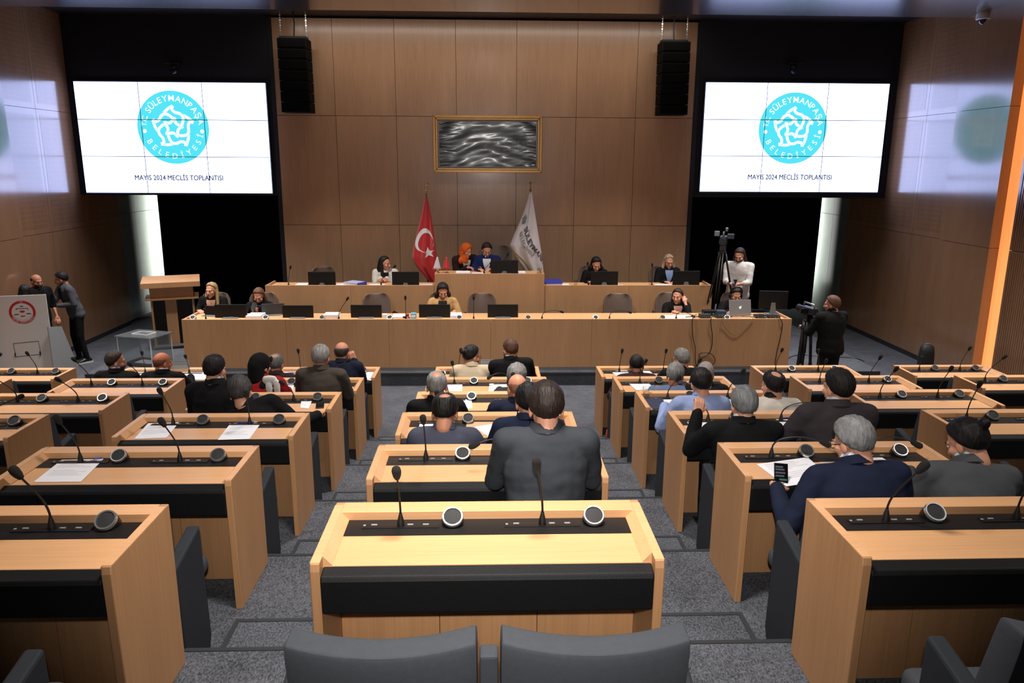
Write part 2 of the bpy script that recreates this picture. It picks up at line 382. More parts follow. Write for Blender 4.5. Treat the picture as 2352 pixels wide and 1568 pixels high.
# ---- black stage curtains in folds
def curtain(x0, x1, label):
    n = 150; m = MB(); vs = []; fs = []
    for j in range(9):
        z = .21+(5.2-.21)*j/8
        for i in range(n+1):
            t = i/n; x = x0+(x1-x0)*t
            vs.append((x+.01*sin(31*t+j*.4), 16.5+.05*sin(t*abs(x1-x0)*26)+.02*sin(t*57+j*.25), z))
    for j in range(8):
        for i in range(n): a = j*(n+1)+i; fs.append((a, a+1, a+n+2, a+n+1))
    k = len(vs); vs2 = [(x, y+.015, z) for x, y, z in vs]
    m.add(vs, fs); m.add(vs2, [tuple(reversed(f)) for f in fs])
    o = m.build('stage_curtain', CURT, smooth=1); return tag(o, label, 'curtain', 'black stage curtains')
curtain(-6.93, -3.4, 'black pleated stage curtain below the left video wall')
curtain(3.4, 7.22, 'black pleated stage curtain below the right video wall')

# ================================================================ VIDEO WALLS
EMB = [(470, 872), (412, 765), (386, 642), (432, 684), (500, 650), (548, 578), (620, 548), (705, 588), (768, 650), (800, 716), (872, 756), (915, 792)]
def ribbon(pts, wd):
    """flat band along a 2D path -> list of (left,right)"""
    L = []
    for i, p in enumerate(pts):
        a = pts[max(0, i-1)]; b = pts[min(len(pts)-1, i+1)]; d = V((b[0]-a[0], b[1]-a[1])); d.normalize(); nn = V((-d.y, d.x))*wd/2
        L.append(((p[0]+nn.x, p[1]+nn.y), (p[0]-nn.x, p[1]-nn.y)))
    return L
def smooth2(pts, it=2):
    for _ in range(it):
        q = [pts[0]]
        for a, b in zip(pts, pts[1:]): q += [(a[0]*.75+b[0]*.25, a[1]*.75+b[1]*.25), (a[0]*.25+b[0]*.75, a[1]*.25+b[1]*.75)]
        pts = q+[pts[-1]]
    return pts
def crom(P, n=6):
    q = []
    for i in range(len(P)-1):
        p0, p1, p2, p3 = [V(P[max(0, min(len(P)-1, i+k))]) for k in (-1, 0, 1, 2)]
        for k in range(n):
            t = k/n; q.append(.5*((2*p1)+(p2-p0)*t+(2*p0-5*p1+4*p2-p3)*t*t+(3*p1-p0-3*p2+p3)*t**3))
    return [tuple(v) for v in q]+[tuple(P[-1])]
def knot(mb, rad, y, wd, mi, edge=None, sc=1.0):
    """five interlaced leaf strands drawn as flat bands; y is the offset towards the viewer, edge the material index of the thin gaps"""
    for li, (i0, i1) in enumerate(((0, 3), (2, 9), (7, 12))):
        for k in range(5):
            a = 2*pi*k/5
            P = [((x-736)/640*rad*sc, -(yy-786)/640*rad*sc) for x, yy in EMB]
            P = [(x*cos(a)-z*sin(a), x*sin(a)+z*cos(a)) for x, z in P]
            sg = crom(P[i0:i1])
            if li == 0: sg = sg[2:]
            for e in ((1, 0) if edge is not None else (0,)):
                s2 = sg[3:-3] if e and len(sg) > 12 else sg
                rb = ribbon(s2, wd*rad*(1.32 if e else 1)); yy = y-.0010*li-.00018*k-(.00009 if not e else 0); vs = []
                for l_, r_ in rb: vs += [(l_[0], yy, l_[1]), (r_[0], yy, r_[1])]
                mb.add(vs, [(2*i, 2*i+1, 2*i+3, 2*i+2) for i in range(len(rb)-1)], edge if e else mi)
RX90 = M.Rotation(R(90), 4, 'X')
def arc_text(mb, s, rad, size, a0, a1, y, top=True, mi=0, bold=.0):
    """letters spread along an arc by their own widths"""
    ms = [text_mesh(c, size, bold=bold) if c != ' ' else None for c in s]
    ws = [(max(v.co.x for v in m.vertices)-min(v.co.x for v in m.vertices)) if m else size*.22 for m in ms]
    gap = (R(abs(a1-a0))*rad-sum(ws))/max(1, len(s)-1); pos = 0
    for m, w_ in zip(ms, ws):
        th = R(a0)+(1 if a1 > a0 else -1)*(pos+w_/2)/rad; pos += w_+gap
        if not m: continue
        rot = -(pi/2-th) if top else (th+pi/2)
        T = M.Translation((rad*cos(th), y, rad*sin(th))) @ M.Rotation(-rot, 4, 'Y') @ RX90
        cx = (max(v.co.x for v in m.vertices)+min(v.co.x for v in m.vertices))/2
        mb.add([(v.co.x-cx, v.co.y, v.co.z) for v in m.vertices], [tuple(p.vertices) for p in m.polygons], mi, T); bpy.data.meshes.remove(m)
def disc(mb, r0, r1, y, mi=0, n=64, y2=None):
    vs = []
    for i in range(n):
        a = 2*pi*i/n; vs += [(r0*cos(a), y, r0*sin(a)), (r1*cos(a), y, r1*sin(a))]
    mb.add(vs, [(2*i, 2*i+1, (2*i+3) % (2*n), (2*i+2) % (2*n)) for i in range(n)], mi)
def video_wall(x0, x1, z0, z1, lx, lz, label):
    Y = 14.40
    r = empty('video_wall', ((x0+x1)/2, Y, z0), 0, label, 'screen', 'video walls'); W = x1-x0; H = z1-z0
    MB().box(-W/2-.02, W/2+.02, .03, .13, -.02, H+.02).build('housing', BLKM, r)
    me = MB().box(-W/6+.002, W/6-.002, 0, .03, .002, H/3-.002).mesh('screen_panel', SCRW)
    for i in range(3):
        for j in range(3): link('screen_panel', me, r, (-W/2+W/6+W/3*i, 0, H/3*j))
    cx, cz, rad = lx-(x0+x1)/2, lz-z0, .635
    m = MB(); disc(m, 0.0001, rad, -.002); m.build('emblem_disc', SCRC, r, (cx, 0, cz))
    m = MB(); knot(m, rad, -.004, .080, 0, 1)
    m.build('emblem_knot', [SCRL, SCRC], r, (cx, 0, cz))
    m = MB()
    arc_text(m, 'T.C.', rad*.80, rad*.21, 178, 156, -.0075, True, 0, .0)
    arc_text(m, 'SÜLEYMANPAŞA', rad*.79, rad*.235, 148, 6, -.0075, True, 0, .001)
    arc_text(m, 'BELEDİYESİ', rad*.79, rad*.22, 206, 346, -.0075, False, 0, .0)
    for s_ in (-1, 1): disc_m = [(s_*rad*.80+rad*.055*cos(2*pi*i/20), -.0075, -rad*.10+rad*.055*sin(2*pi*i/20)) for i in range(20)]; m.add(disc_m, [tuple(range(20))])
    m.build('emblem_lettering', SCRL, r, (cx, 0, cz))
    m = MB()
    for dx, dz_, dy in ((0, 0, 0), (.005, 0, .0003), (.0025, .004, .0006)): bm_text(m, 'MAYIS 2024 MECLİS TOPLANTISI', .128, M.Translation((dx, -.004-dy, dz_)) @ RX90)
    ww = max(v[0] for v in m.v)-min(v[0] for v in m.v)
    k = 1.585/ww; m.v = [(v[0]*k, v[1], v[2]) for v in m.v]
    m.build('meeting_caption', SCRK, r, (cx+.02, 0, .265))
    m = MB()
    for i in (1, 2): m.box(-W/2+W/3*i-.004, -W/2+W/3*i+.004, -.011, .01, 0, H)
    b1 = m.build('bezel', GREYM, r)
    m = MB()
    for j in (1, 2): m.box(-W/2, W/2, -.011, .01, H/3*j-.0055, H/3*j+.0055)
    m.build('bezel', GREYM, r)
video_wall(-7.30, -3.945, 2.78, 4.71, at(398, 293, Y=14.4).x, at(398, 293, Y=14.4).z, 'lit video wall of nine panels on the left, white slide with round turquoise emblem')
video_wall(3.99, 7.37, 2.845, 4.79, at(1821, 295, Y=14.4).x, at(1821, 295, Y=14.4).z, 'lit video wall of nine panels on the right, white slide with round turquoise emblem')

# ---- line-array loudspeakers hanging in front of the wood
def line_array(xt, yt, xb, yb, wpx, label, cable):
    Y = 14.1
    a, b = at(xt, yt, Y=Y), at(xb, yb, Y=Y)
    r = empty('line_array_speaker', (a.x, Y, b.z), 0, label, 'loudspeaker', 'hanging line arrays'); H = a.z-b.z; n = 7; h = H/n; W = wpx
    me = MB().prism([(-W/2, 0), (W/2, 0), (W/2, h-.012), (-W/2, h-.012)], -.19, .19, 'Y').mesh('speaker_module', mat('speaker_black', (9, 9, 10), .8, spec=.15), bevel=.006)
    g = MB().box(-W/2+.03, W/2-.03, -.2, -.188, .02, h-.03).mesh('grille', mat('black_grille', (7, 7, 8), .9, spec=.1))
    for i in range(n):
        p = link('speaker_module', me, r, (.012*(n-i)/n, 0, i*h)); link('grille', g, p)
    MB().box(-W/2+.02, W/2-.02, -.1, .1, H, H+.03).build('flying_frame', BLKM, r)
    ch = MB()
    k = 0; z = H+.03
    while z < 5.84-b.z:
        ch.box(-.006, .006, -.012, .012, z, z+.03) if k % 2 else ch.box(-.012, .012, -.006, .006, z, z+.03)
        z += .042; k += 1
    cm = ch.mesh('chain', STEEL)
    for s_ in (-1, 1): link('chain', cm, r, (s_*(W/2-.03), 0, 0))
    MB().tube([(0, 0, H), (.02*cable, .0, H+.25), (.0, 0, H+.5), (.03*cable, 0, 5.84-b.z)], .012).build('cable', BLKM, r)
line_array(675, 89, 684, 259, .50, 'tall black line array loudspeaker hung beside the left video wall', 1)
line_array(1548, 97, 1539, 265, .50, 'tall black line array loudspeaker hung beside the right video wall', -1)
# ---- pan-tilt cameras on the headers
for px, lb in ((396, 'left'), (1826, 'right')):
    p = at(px, 152, Y=14.35)
    r = empty('ptz_camera', (p.x, 14.52, p.z-.1), 0, 'small black pan-tilt camera above the %s video wall' % lb, 'camera', 'pan-tilt cameras')
    MB().box(-.11, .11, -.2, .0, .14, .165).build('bracket', BLKM, r, bevel=.004)
    MB().lathe([(.06, 0.13), (.07, .1), (.065, .06)], 16, T=M.Translation((0, -.12, 0))).build('mount', BLKM, r, smooth=.6)
    MB().ball((0, -.12, .03), (.07, .075, .06)).build('camera_head', BLKM, r, smooth=1)
    MB().lathe([(.03, 0), (.034, .03), (.02, .032)], 16, T=M.Translation((0, -.175, .01)) @ M.Rotation(R(90), 4, 'X')).build('lens', mat('lens_glass', (40, 44, 60), .08), r, smooth=.6)
p = at(2261, 40, Y=12.05)
r = empty('dome_camera', (p.x, 12.05, 5.585), 0, 'white dome security camera under the ceiling at the right wall', 'camera')
MB().lathe([(.10, 0), (.115, -.02), (.115, -.09), (.09, -.10)], 24).build('housing', mat('white_plastic', (225, 225, 225), .35), r, smooth=.7)
MB().ball((0, 0, -.095), (.085, .085, .075), 20, 12).build('dome', mat('tinted_dome', (14, 16, 40), .05), r, smooth=1)

# ---- framed dark wrinkled print behind glass
a, b = at(994, 264, Y=14.46), at(1244, 397, Y=14.46)
r = empty('picture_frame', ((a.x+b.x)/2, 14.49, (a.z+b.z)/2), 0, 'wide gilt frame with a dark crumpled print high on the panelled wall', 'picture')
fw_, fh_ = b.x-a.x, a.z-b.z
for nm, ins, wd, dep, m_ in (('frame_moulding', 0, .05, .07, GOLD), ('frame_fillet', .05, .03, .05, mat('pale_gold', (205, 170, 120), .35, metal=.4)), ('frame_slip', .08, .03, .04, mat('grey_slip', (150, 140, 132), .5))):
    x0, x1, z0, z1 = -fw_/2+ins, fw_/2-ins, -fh_/2+ins, fh_/2-ins
    m = MB()
    for q in ([(x0, z0), (x1, z0), (x1-wd, z0+wd), (x0+wd, z0+wd)], [(x0, z1), (x1, z1), (x1-wd, z1-wd), (x0+wd, z1-wd)], [(x0, z0), (x0, z1), (x0+wd, z1-wd), (x0+wd, z0+wd)], [(x1, z0), (x1, z1), (x1-wd, z1-wd), (x1-wd, z0+wd)]): m.prism(q, -dep, 0, 'Y')
    m.build(nm, m_, r, bevel=.006)
m = MB(); nx, nz = 150, 76; x0, x1, z0, z1 = -fw_/2+.11, fw_/2-.11, -fh_/2+.11, fh_/2-.11; vs = []
for j in range(nz+1):
    for i in range(nx+1):
        u, v = i/nx, j/nz
        sag = sin(6.5*(v*1.1+.9*(u-.5)**2*1.9+.15*noise.noise(V((u*3, v*2, 0))))*2.2)*.011
        sag += .010*noise.noise(V((u*5+v*3, v*9-u*5, 2.1)))+.006*noise.noise(V((u*14, v*22, 5)))*(abs(u-.5)*2)**2
        rp = sin(v*75+5*noise.noise(V((u*6, v*4, 1))))*.006*max(0, (abs(u-.5)*2-.62)/.38)
        vs.append((x0+(x1-x0)*u, -.02+sag*.34+rp*.35, z0+(z1-z0)*v))
m.add(vs, [(j*(nx+1)+i, j*(nx+1)+i+1, (j+1)*(nx+1)+i+1, (j+1)*(nx+1)+i) for j in range(nz) for i in range(nx)])
m.build('crumpled_print', mat('black_gloss_film', (40, 46, 52), .30, spec=.9, coat=.3), r, smooth=1)
m = MB()
bm_text(m, 'Vatanını en çok seven,', .105, M.Translation((fw_*.20, -.042, fh_*.03)) @ RX90, shear=.3)
bm_text(m, 'görevini en iyi yapandır.', .105, M.Translation((fw_*.20, -.042, -fh_*.085)) @ RX90, shear=.3)
m.build('motto_lettering', mat('faint_silver_print', (126, 132, 136), .5), r)
MB().box(fw_/2-.19, fw_/2-.13, -.046, -.044, -fh_/2+.13, -fh_/2+.155).build('small_tag', WHITE, r)

# ================================================================ COUNCIL DESKS, SEATS, MICROPHONES
DW = 1.3157
BLOCKS = {'C': (-.655, .662), 'L': (-2.645, -1.378), 'R': (1.418, 2.685), 'LL': (-4.575, -3.36), 'RR': (3.455, 4.70), 'LLL': (-6.45, -5.24), 'RRR': (5.36, 6.56)}
COLN = {'C': 'middle column', 'L': 'first column left of middle', 'R': 'first column right of middle', 'LL': 'second column left of middle', 'RR': 'second column right of middle', 'LLL': 'far left column', 'RRR': 'far right column'}
ROWN = {1: 'nearest', 2: 'second', 3: 'third', 4: 'fourth', 5: 'fifth', 6: 'sixth'}
DESKS = [('C', n) for n in range(1, 7)]+[('L', n) for n in range(1, 7)]+[('R', n) for n in range(1, 7)]+[('LL', n) for n in (3, 4, 5, 6)]+[('RR', n) for n in (3, 4, 5, 6)]+[('LLL', 5), ('LLL', 6), ('RRR', 5), ('RRR', 6)]
H_D, TS = .78, .74        # rim height, work surface height
def make_desk(W):
    r = empty('council_desk')
    h = W/2; t = .036; ins = .032
    side = [(0, 0), (0, H_D), (-.525, H_D), (-.532, H_D-.03), (-.516, 0)]
    for s_ in (-1, 1):
        m = MB().prism(side, s_*h, s_*(h-t), 'X'); m.build('side_panel', OAKP, r, bevel=.003, seg=1)
        # paler oak strip that paints the panel's top edge as lit
        MB().box(min(s_*h, s_*(h-t)), max(s_*h, s_*(h-t)), -.52, -.03, H_D-.001, H_D+.0015).build('lit_edge_strip', OAKR, r)
    MB().box(-h+t, h-t, -.095, 0, .66, H_D).build('back_rim', OAKR, r, bevel=.003, seg=1)
    MB().box(-h+t, h-t, -.236, -.095, TS-.03, TS+.002).build('console_strip', INLAY, r)
    MB().box(-h+t, h-t, -.47, -.236, TS-.03, TS).build('work_surface', OAKT, r)
    MB().prism([(-.47, TS), (-.528, TS-.012), (-.536, TS-.03), (-.53, TS-.165), (-.50, TS-.175), (-.47, TS-.04)], -h+t+.001, h-t-.001, 'X').build('leather_edge', BLKL, r, bevel=.006)
    for s_ in (-1, 1):
        MB().prism([(s_*(h-t), H_D), (s_*(h-t-.034), TS+.003), (s_*(h-t), TS-.02)], -.468, -.002, 'Y').build('inner_bevel', OAKR, r)
    # front board in three pieces
    pw = (W-2*t)/3
    me = MB().box(-pw/2+.0015, pw/2-.0015, -.19, -.165, .0, .67).mesh('front_board', OAKP)
    for i in range(3): link('front_board', me, r, (-h+t+pw*(i+.5), 0, 0))
    # consoles of the two seats, their round loudspeakers, socket plates
    pl = MB().box(-.16, .16, -.178, -.138, TS+.002, TS+.006).mesh('control_plate', BLKM)
    bt = MB()
    for q in (-.11, .04, .105): bt.box(q-.012, q+.012, -.155, -.147, TS+.006, TS+.009)
    bt.box(-.155, -.145, -.16, -.15, TS+.006, TS+.008)
    btm = bt.mesh('label_strip', mat('pale_key', (150, 150, 150), .4))
    T = M.Rotation(R(38), 4, 'X')
    rg = MB()
    n = 24
    for a_, b_ in (((.037, 0.012), (.043, .012)), ((.043, .012), (.046, 0.0)), ((.036, 0.006), (.037, .012))):
        vs = []
        for i in range(n):
            c_, s2 = cos(2*pi*i/n), sin(2*pi*i/n); vs += [(a_[0]*c_, a_[0]*s2, a_[1]), (b_[0]*c_, b_[0]*s2, b_[1])]
        rg.add(vs, [(2*i, 2*i+1, (2*i+3) % (2*n), (2*i+2) % (2*n)) for i in range(n)])
    rgm = rg.mesh('ring', CHROME, smooth=.7)
    grm = MB().lathe([(.037, .0), (.037, .007), (.012, .0095)], 24).mesh('speaker_grille', mat('speaker_cloth', (30, 30, 31), .7), smooth=.6)
    spm = MB().lathe([(.044, -.05), (.046, 0.0), (.036, .004)], 24).mesh('desk_speaker', BLKM, smooth=.6)
    sk = MB().box(-.034, .034, -.198, -.19, .48, .58).mesh('socket_plate', BLKM, bevel=.002)
    sw = MB()
    for i in (-1, 1): sw.box(i*.013-.011, i*.013+.011, -.201, -.198, .525, .548)
    swm = sw.mesh('socket_face', mat('white_plastic', (225, 225, 225), .35))
    bar = MB().box(-.026, .026, -.201, -.198, .505, .518).mesh('socket_bar', GREYM)
    for cx in (-.365*W/DW, .227*W/DW):
        link('control_plate', pl, r, (cx, 0, 0)); link('label_strip', btm, r, (cx, 0, 0))
        sp = link('desk_speaker', spm, r, (cx+.217, -.145, TS+.035), (R(38), 0, 0)); link('ring', rgm, sp); link('speaker_grille', grm, sp)
    for s_ in (-1, 1):
        p = link('socket_plate', sk, r, (s_*(h-.15), 0, 0)); link('socket_face', swm, p); link('socket_bar', bar, p)
    return r
protos = {}
DESK = {}
for b, n in DESKS:
    x0, x1 = BLOCKS[b]; W = round(x1-x0, 2)
    o = make_desk(W) if W not in protos else copy_tree(protos[W]); protos.setdefault(W, o)
    o.location = ((x0+x1)/2, D(n), F(n)); DESK[b, n] = o
    tag(o, 'light oak two-seat desk, %s row from the camera, %s' % (ROWN[n], COLN[b]), 'desk', 'two-seat council desks')

# ---- upholstered double seats behind the desks
def make_seat(W):
    r = empty('double_seat'); h = W/2; sw = h-.03
    # (y relative to the back edge of the desk in front; the backrest stands at the rear)
    def backrest():
        m = MB(); rings = []
        n = 12
        for z, y0, y1, k in ((.30, -1.13, -1.02, .97), (.5, -1.15, -1.03, 1), (.8, -1.215, -1.10, 1), (.9, -1.235, -1.125, 1), (.935, -1.236, -1.135, .995), (.945, -1.23, -1.15, .985)):
            ring = []
            for i in range(n+1):
                u = -1+2*i/n; ring.append((u*.262*k, y0-.035*(1-u*u)+.03, z+(.018*(u*u)-.012 if z > .85 else 0)))
            for i in range(n, -1, -1):
                u = -1+2*i/n; ring.append((u*.262*k, y1-.035*(1-u*u)+.03, z+(.018*(u*u)-.012 if z > .85 else 0)))
            rings.append(ring)
        m.loft(rings); return m.mesh('backrest', UPH, smooth=.6, bevel=.012)
    bm_ = backrest()
    st = MB().box(-.262, .262, -1.1, -.66, .36, .46).mesh('seat_cushion', UPH, smooth=.6, bevel=.035, seg=3)
    for s_ in (-1, 1):
        link('backrest', bm_, r, (s_*.295, 0, 0)); link('seat_cushion', st, r, (s_*.295, 0, 0))
    arm = [(-1.13, 0), (-1.17, .65), (-.855, .715), (-.83, .1), (-.88, 0)]
    for s_ in (-1, 1):
        MB().prism(arm, s_*(h-.032), s_*(h-.095), 'X').build('side_panel', UPHD, r, bevel=.012)
    MB().prism([(-1.12, 0), (-1.19, .78), (-1.21, .91), (-1.15, .91), (-1.05, .6), (-.85, .6), (-.85, 0)], -.026, .026, 'X').build('divider', UPH, r, bevel=.008)
    MB().box(-h+.1, h-.1, -1.08, -.9, .0, .36).build('seat_base', UPHD, r)
    return r
sp_ = {}
SEATS = [(b, n) for b, n in DESKS if not (b in ('LLL', 'RRR') and n == 5)]
for b, n in SEATS:
    x0, x1 = BLOCKS[b]; W = round(x1-x0, 2)
    o = make_seat(W) if W not in sp_ else copy_tree(sp_[W]); sp_.setdefault(W, o)
    o.location = ((x0+x1)/2, D(n)-.055, F(n))
    tag(o, 'charcoal double seat, %s row from the camera, %s' % (ROWN[n], COLN[b]), 'seat', 'fixed double seats')

# ---- gooseneck microphones: base position from the desk, head where the photo shows it
def mic(base, head, label, group='gooseneck microphones on the council desks', rbase=.016, hz=None, parent=None):
    base = V(base); head = V(head); r = empty('gooseneck_microphone', base, 0, label, 'microphone', group)
    h = head-base; L = h.length
    MB().lathe([(rbase, 0), (rbase*.9, .02), (rbase*.45, .05), (.006, .055)], 12).build('base', BLKM, r, smooth=.7)
    horiz = V((h.x, h.y, 0)).length > abs(h.z)*1.5
    c1 = V((0, 0, max(.45*abs(h.z), .08)+(.06 if horiz else 0))); c2 = h*.66+V((0, 0, .03+(.06 if horiz else 0)))
    pts = []
    for i in range(13):
        t = i/12; pts.append(V((0, 0, .05))*(1-t)**3+c1*3*t*(1-t)**2+c2*3*t*t*(1-t)+h*t**3)
    MB().tube(pts, [.0048]*5+[.0042]*8, 6).build('neck', BLKM, r, smooth=1)
    d = (pts[-1]-pts[-3]).normalized(); q = d.to_track_quat('Z', 'Y').to_matrix().to_4x4()
    MB().lathe([(.004, -.035), (.011, -.03), (.017, -.01), (.0195, .012), (.017, .028), (.006, .037)], 12, T=M.Translation(pts[-1]) @ q).build('foam_head', mat('black_foam', (24, 24, 24), .9, bump=.6, bump_scale=900), r, smooth=1)
    return r
MICS = {('C', 1): [(911, 1087), (1233, 1067)], ('C', 2): [(972, 964), (1090, 1022)], ('C', 3): [(1004, 905), (1188, 925)], ('C', 4): [(1018, 860), (1178, 862)], ('C', 5): [(1039, 834), (1125, 866)], ('C', 6): [None, None],
 ('L', 1): [(-170, 1090), (38, 1086)], ('L', 2): [(133, 964), (373, 970)], ('L', 3): [(368, 899), (566, 905)], ('L', 4): [(520, 880), (648, 879)], ('L', 5): [None, (800, 828)], ('L', 6): [(685, 806), None],
 ('R', 1): [(2118, 1074), (2368, 1108)], ('R', 2): [(1895, 1018), (2105, 1020)], ('R', 3): [(1610, 929), (1890, 930)], ('R', 4): [(1558, 868), (1706, 853)], ('R', 5): [(1483, 830), (1607, 828)], ('R', 6): [(1429, 806), (1530, 806)],
 ('LL', 3): [(-60, 905), (60, 900)], ('LL', 4): [(-12, 868), (134, 872)], ('LL', 5): [(170, 826), (298, 837)], ('LL', 6): [(326, 811), (426, 819)], ('LLL', 6): [(0, 815), (63, 812)], ('LLL', 5): [(-140, 840), (-40, 838)],
 ('RR', 6): [(1796, 804), (1880, 806)], ('RR', 5): [(1897, 830), (2022, 821)], ('RR', 4): [(2058, 848), (2184, 847)], ('RR', 3): [(2250, 883), (2420, 880)], ('RRR', 6): [(2117, 822), (2227, 800)], ('RRR', 5): [(2307, 820), (2420, 822)]}
for (b, n), hp in MICS.items():
    x0, x1 = BLOCKS[b]; W = x1-x0; cx = (x0+x1)/2
    for k, p in enumerate(hp):
        bx = cx+(-.365, .227)[k]*W/DW; base = V((bx, D(n)-.155, F(n)+TS+.006))
        head = at(p[0], p[1], Y=D(n)-.24) if p else base+V((.03, -.06, .30))
        v = head-base
        if v.length > .42: v = v*(.42/v.length); head = base+v
        mic(base, head, 'gooseneck microphone at %s seat, %s row from camera, %s' % (('left', 'right')[k], ROWN[n], COLN[b]))

# ================================================================ PODIUMS
def podium(name, x0, x1, y0, y1, zb, zt, npan, label, plinth=True, sink=.03):
    r = empty(name, ((x0+x1)/2, y0, zb), 0, label, 'podium'); W = x1-x0; dY = y1-y0; H = zt-zb; h = W/2
    p0 = .05 if plinth else 0
    pw = W/npan
    me = MB().box(-pw/2+.0015, pw/2-.0015, 0, .03, p0, H).mesh('front_panel', OAKF)
    for i in range(npan): link('front_panel', me, r, (-h+pw*(i+.5), 0, 0))
    for s_ in (-1, 1): MB().prism([(.03, p0), (dY, p0), (dY, H), (.03, H)], s_*h, s_*(h-.04), 'X').build('end_panel', OAKP, r, bevel=.003, seg=1)
    MB().box(-h+.04, h-.04, .03, dY, H-sink-.03, H-sink).build('worktop', OAKT, r)
    MB().box(-h+.002, h-.002, .0, .034, H, H+.002).build('front_edge', OAKR, r)
    MB().box(-h+.04, h-.04, .03, .05, p0, H-sink-.03).build('inner_board', BLKP, r)
    if plinth: MB().box(-h+.01, h-.01, .012, .04, 0, .05).build('plinth', STEEL, r)
    return r
LP = podium('lower_podium', -4.63, 4.745, 11.47, 12.12, .2, 1.01, 6, 'long light oak lower podium on the dais facing the hall')
UPL = struct(MB().box(-3.72, 3.86, 12.99, 14.5, .19, .5).build('floor_upper_dais', CARP))
struct(MB().box(-.86, .95, 13.0, 14.5, .49, .7).build('floor_chair_dais', CARP))
podium('upper_podium', -3.77, -.89, 12.95, 13.5, .2, 1.30, 2, 'raised light oak podium left of the presiding desk', False)
podium('upper_podium', .985, 3.91, 12.95, 13.5, .2, 1.30, 2, 'raised light oak podium right of the presiding desk', False)
podium('presiding_podium', -.888, .983, 12.88, 13.5, .2, 1.51, 1, 'tallest oak podium in the middle taller than its two neighbours', False)
LZ, UZ, CZ = .98, 1.27, 1.48          # worktop levels

# ---- monitors seen from the back
def monitor(px0, px1, pyt, Y, zt, label, m_=None, tilt=0, rz=0):
    a, b = at(px0, pyt, Y=Y), at(px1, pyt, Y=Y); W = b.x-a.x; top = a.z
    r = empty('computer_monitor', ((a.x+b.x)/2, Y, zt), rz, label, 'monitor', 'black desktop monitors on the podiums')
    H = top-zt; hh = .29
    MB().box(-W/2, W/2, -.012, .012, H-hh, H).build('screen_back', m_ or MONB, r, rot=(tilt, 0, 0), bevel=.006)
    MB().box(-W/2+.006, W/2-.006, .012, .014, H-hh+.01, H-.008).build('display', mat('dark_display', (16, 18, 24), .2), r)
    MB().prism([(-.05, .01), (.05, .01), (.03, H-hh+.1), (-.03, H-hh+.1)], -.035, -.012, 'Y').build('stand_neck', GREYM, r)
    MB().box(-.12, .12, -.09, .09, 0, .012).build('stand_foot', GREYM, r, bevel=.004)
    return r
LOWM = [(492, 566, 699, 'second from the left end'), (648, 719, 701, 'beside the grey monitor'), (805, 876, 700, 'in front of an empty taupe chair'), (962, 1034, 699, 'in front of the person in beige'), (1120, 1190, 699, 'rightmost, right of the middle')]
for a_, b_, t_, l_ in LOWM: monitor(a_, b_, t_, 11.78, LZ, 'black monitor on the lower podium, '+l_)
monitor(601, 652, 697, 12.0, LZ, 'grey monitor turned aside on the lower podium before the person holding a phone', mat('grey_monitor', (52, 54, 56), .4), 0, R(14))
monitor(468, 500, 702, 11.95, LZ, 'narrow black monitor on the lower podium at its left end', None, 0, R(-10))
for a_, b_, t_, l_ in [(707, 770, 624, 'before the leftmost empty chair'), (900, 962, 624, 'beside the person in white'), (1357, 1420, 623, 'near the blue binder'), (1546, 1608, 622, 'before the light blue top')]:
    monitor(a_, b_, t_, 13.12, UZ, 'black monitor on the raised podium '+l_)
monitor(1127, 1190, 597, 13.1, CZ, 'black monitor on the presiding podium')
monitor(1746, 1810, 668, 12.0, LZ, 'large black screen at the right end of the lower podium', None, 0, R(-8))

# ---- podium microphones and speaker rings
PG = 'gooseneck microphones on the podiums'
for i, (bx, by, hx, hy, lb) in enumerate([(472, 722, 470, 712, 'at the very left end'), (778, 727, 798, 686, 'tilted right, beside a white tissue box'), (932, 727, 931, 684, 'upright beside the small red flag stand'), (1088, 727, 1088, 684, 'upright between two monitors in the middle'), (1245, 730, 1290, 716, 'bent low to the right, nearest the middle'), (1400, 731, 1446, 717, 'bent low before the empty chair'), (1553, 731, 1592, 726, 'bent low over the sheets of the person in black')]):
    Y = 11.62; b_ = at(bx, by, Y=Y); b_.z = LZ
    mic(b_, at(hx, hy, Y=Y-.02), 'podium microphone '+lb+' on the lower podium', PG)
for bx, hx, hy, zt, lb in [(662, 667, 614, UZ, 'upright at the left end of the raised podium'), (875, 906, 612, UZ, 'before the person in white'), (1352, 1350, 606, UZ, 'right of the blue binder'), (1498, 1498, 609, UZ, 'upright beside the light blue top'), (1112, 1128, 603, CZ, 'on the presiding podium'), (1150, 1166, 584, CZ, 'behind the monitor of the presiding podium')]:
    Y = 13.15; b_ = at(bx, 640, Y=Y); b_.z = zt
    r = mic(b_, at(hx, hy, Y=Y), 'podium microphone '+lb, PG)
rg = [c for c in DESK['C', 1].children if c.name.startswith('desk_speaker')][0]
for px in (443, 610, 740, 895, 1055, 1213, 1368, 1522, 1670):
    c = copy_tree(rg, LP); p = at(px, 729, Z=LZ+.03); c.location = (p.x-(-4.63+4.745)/2, p.y-11.47, LZ+.03-.2)

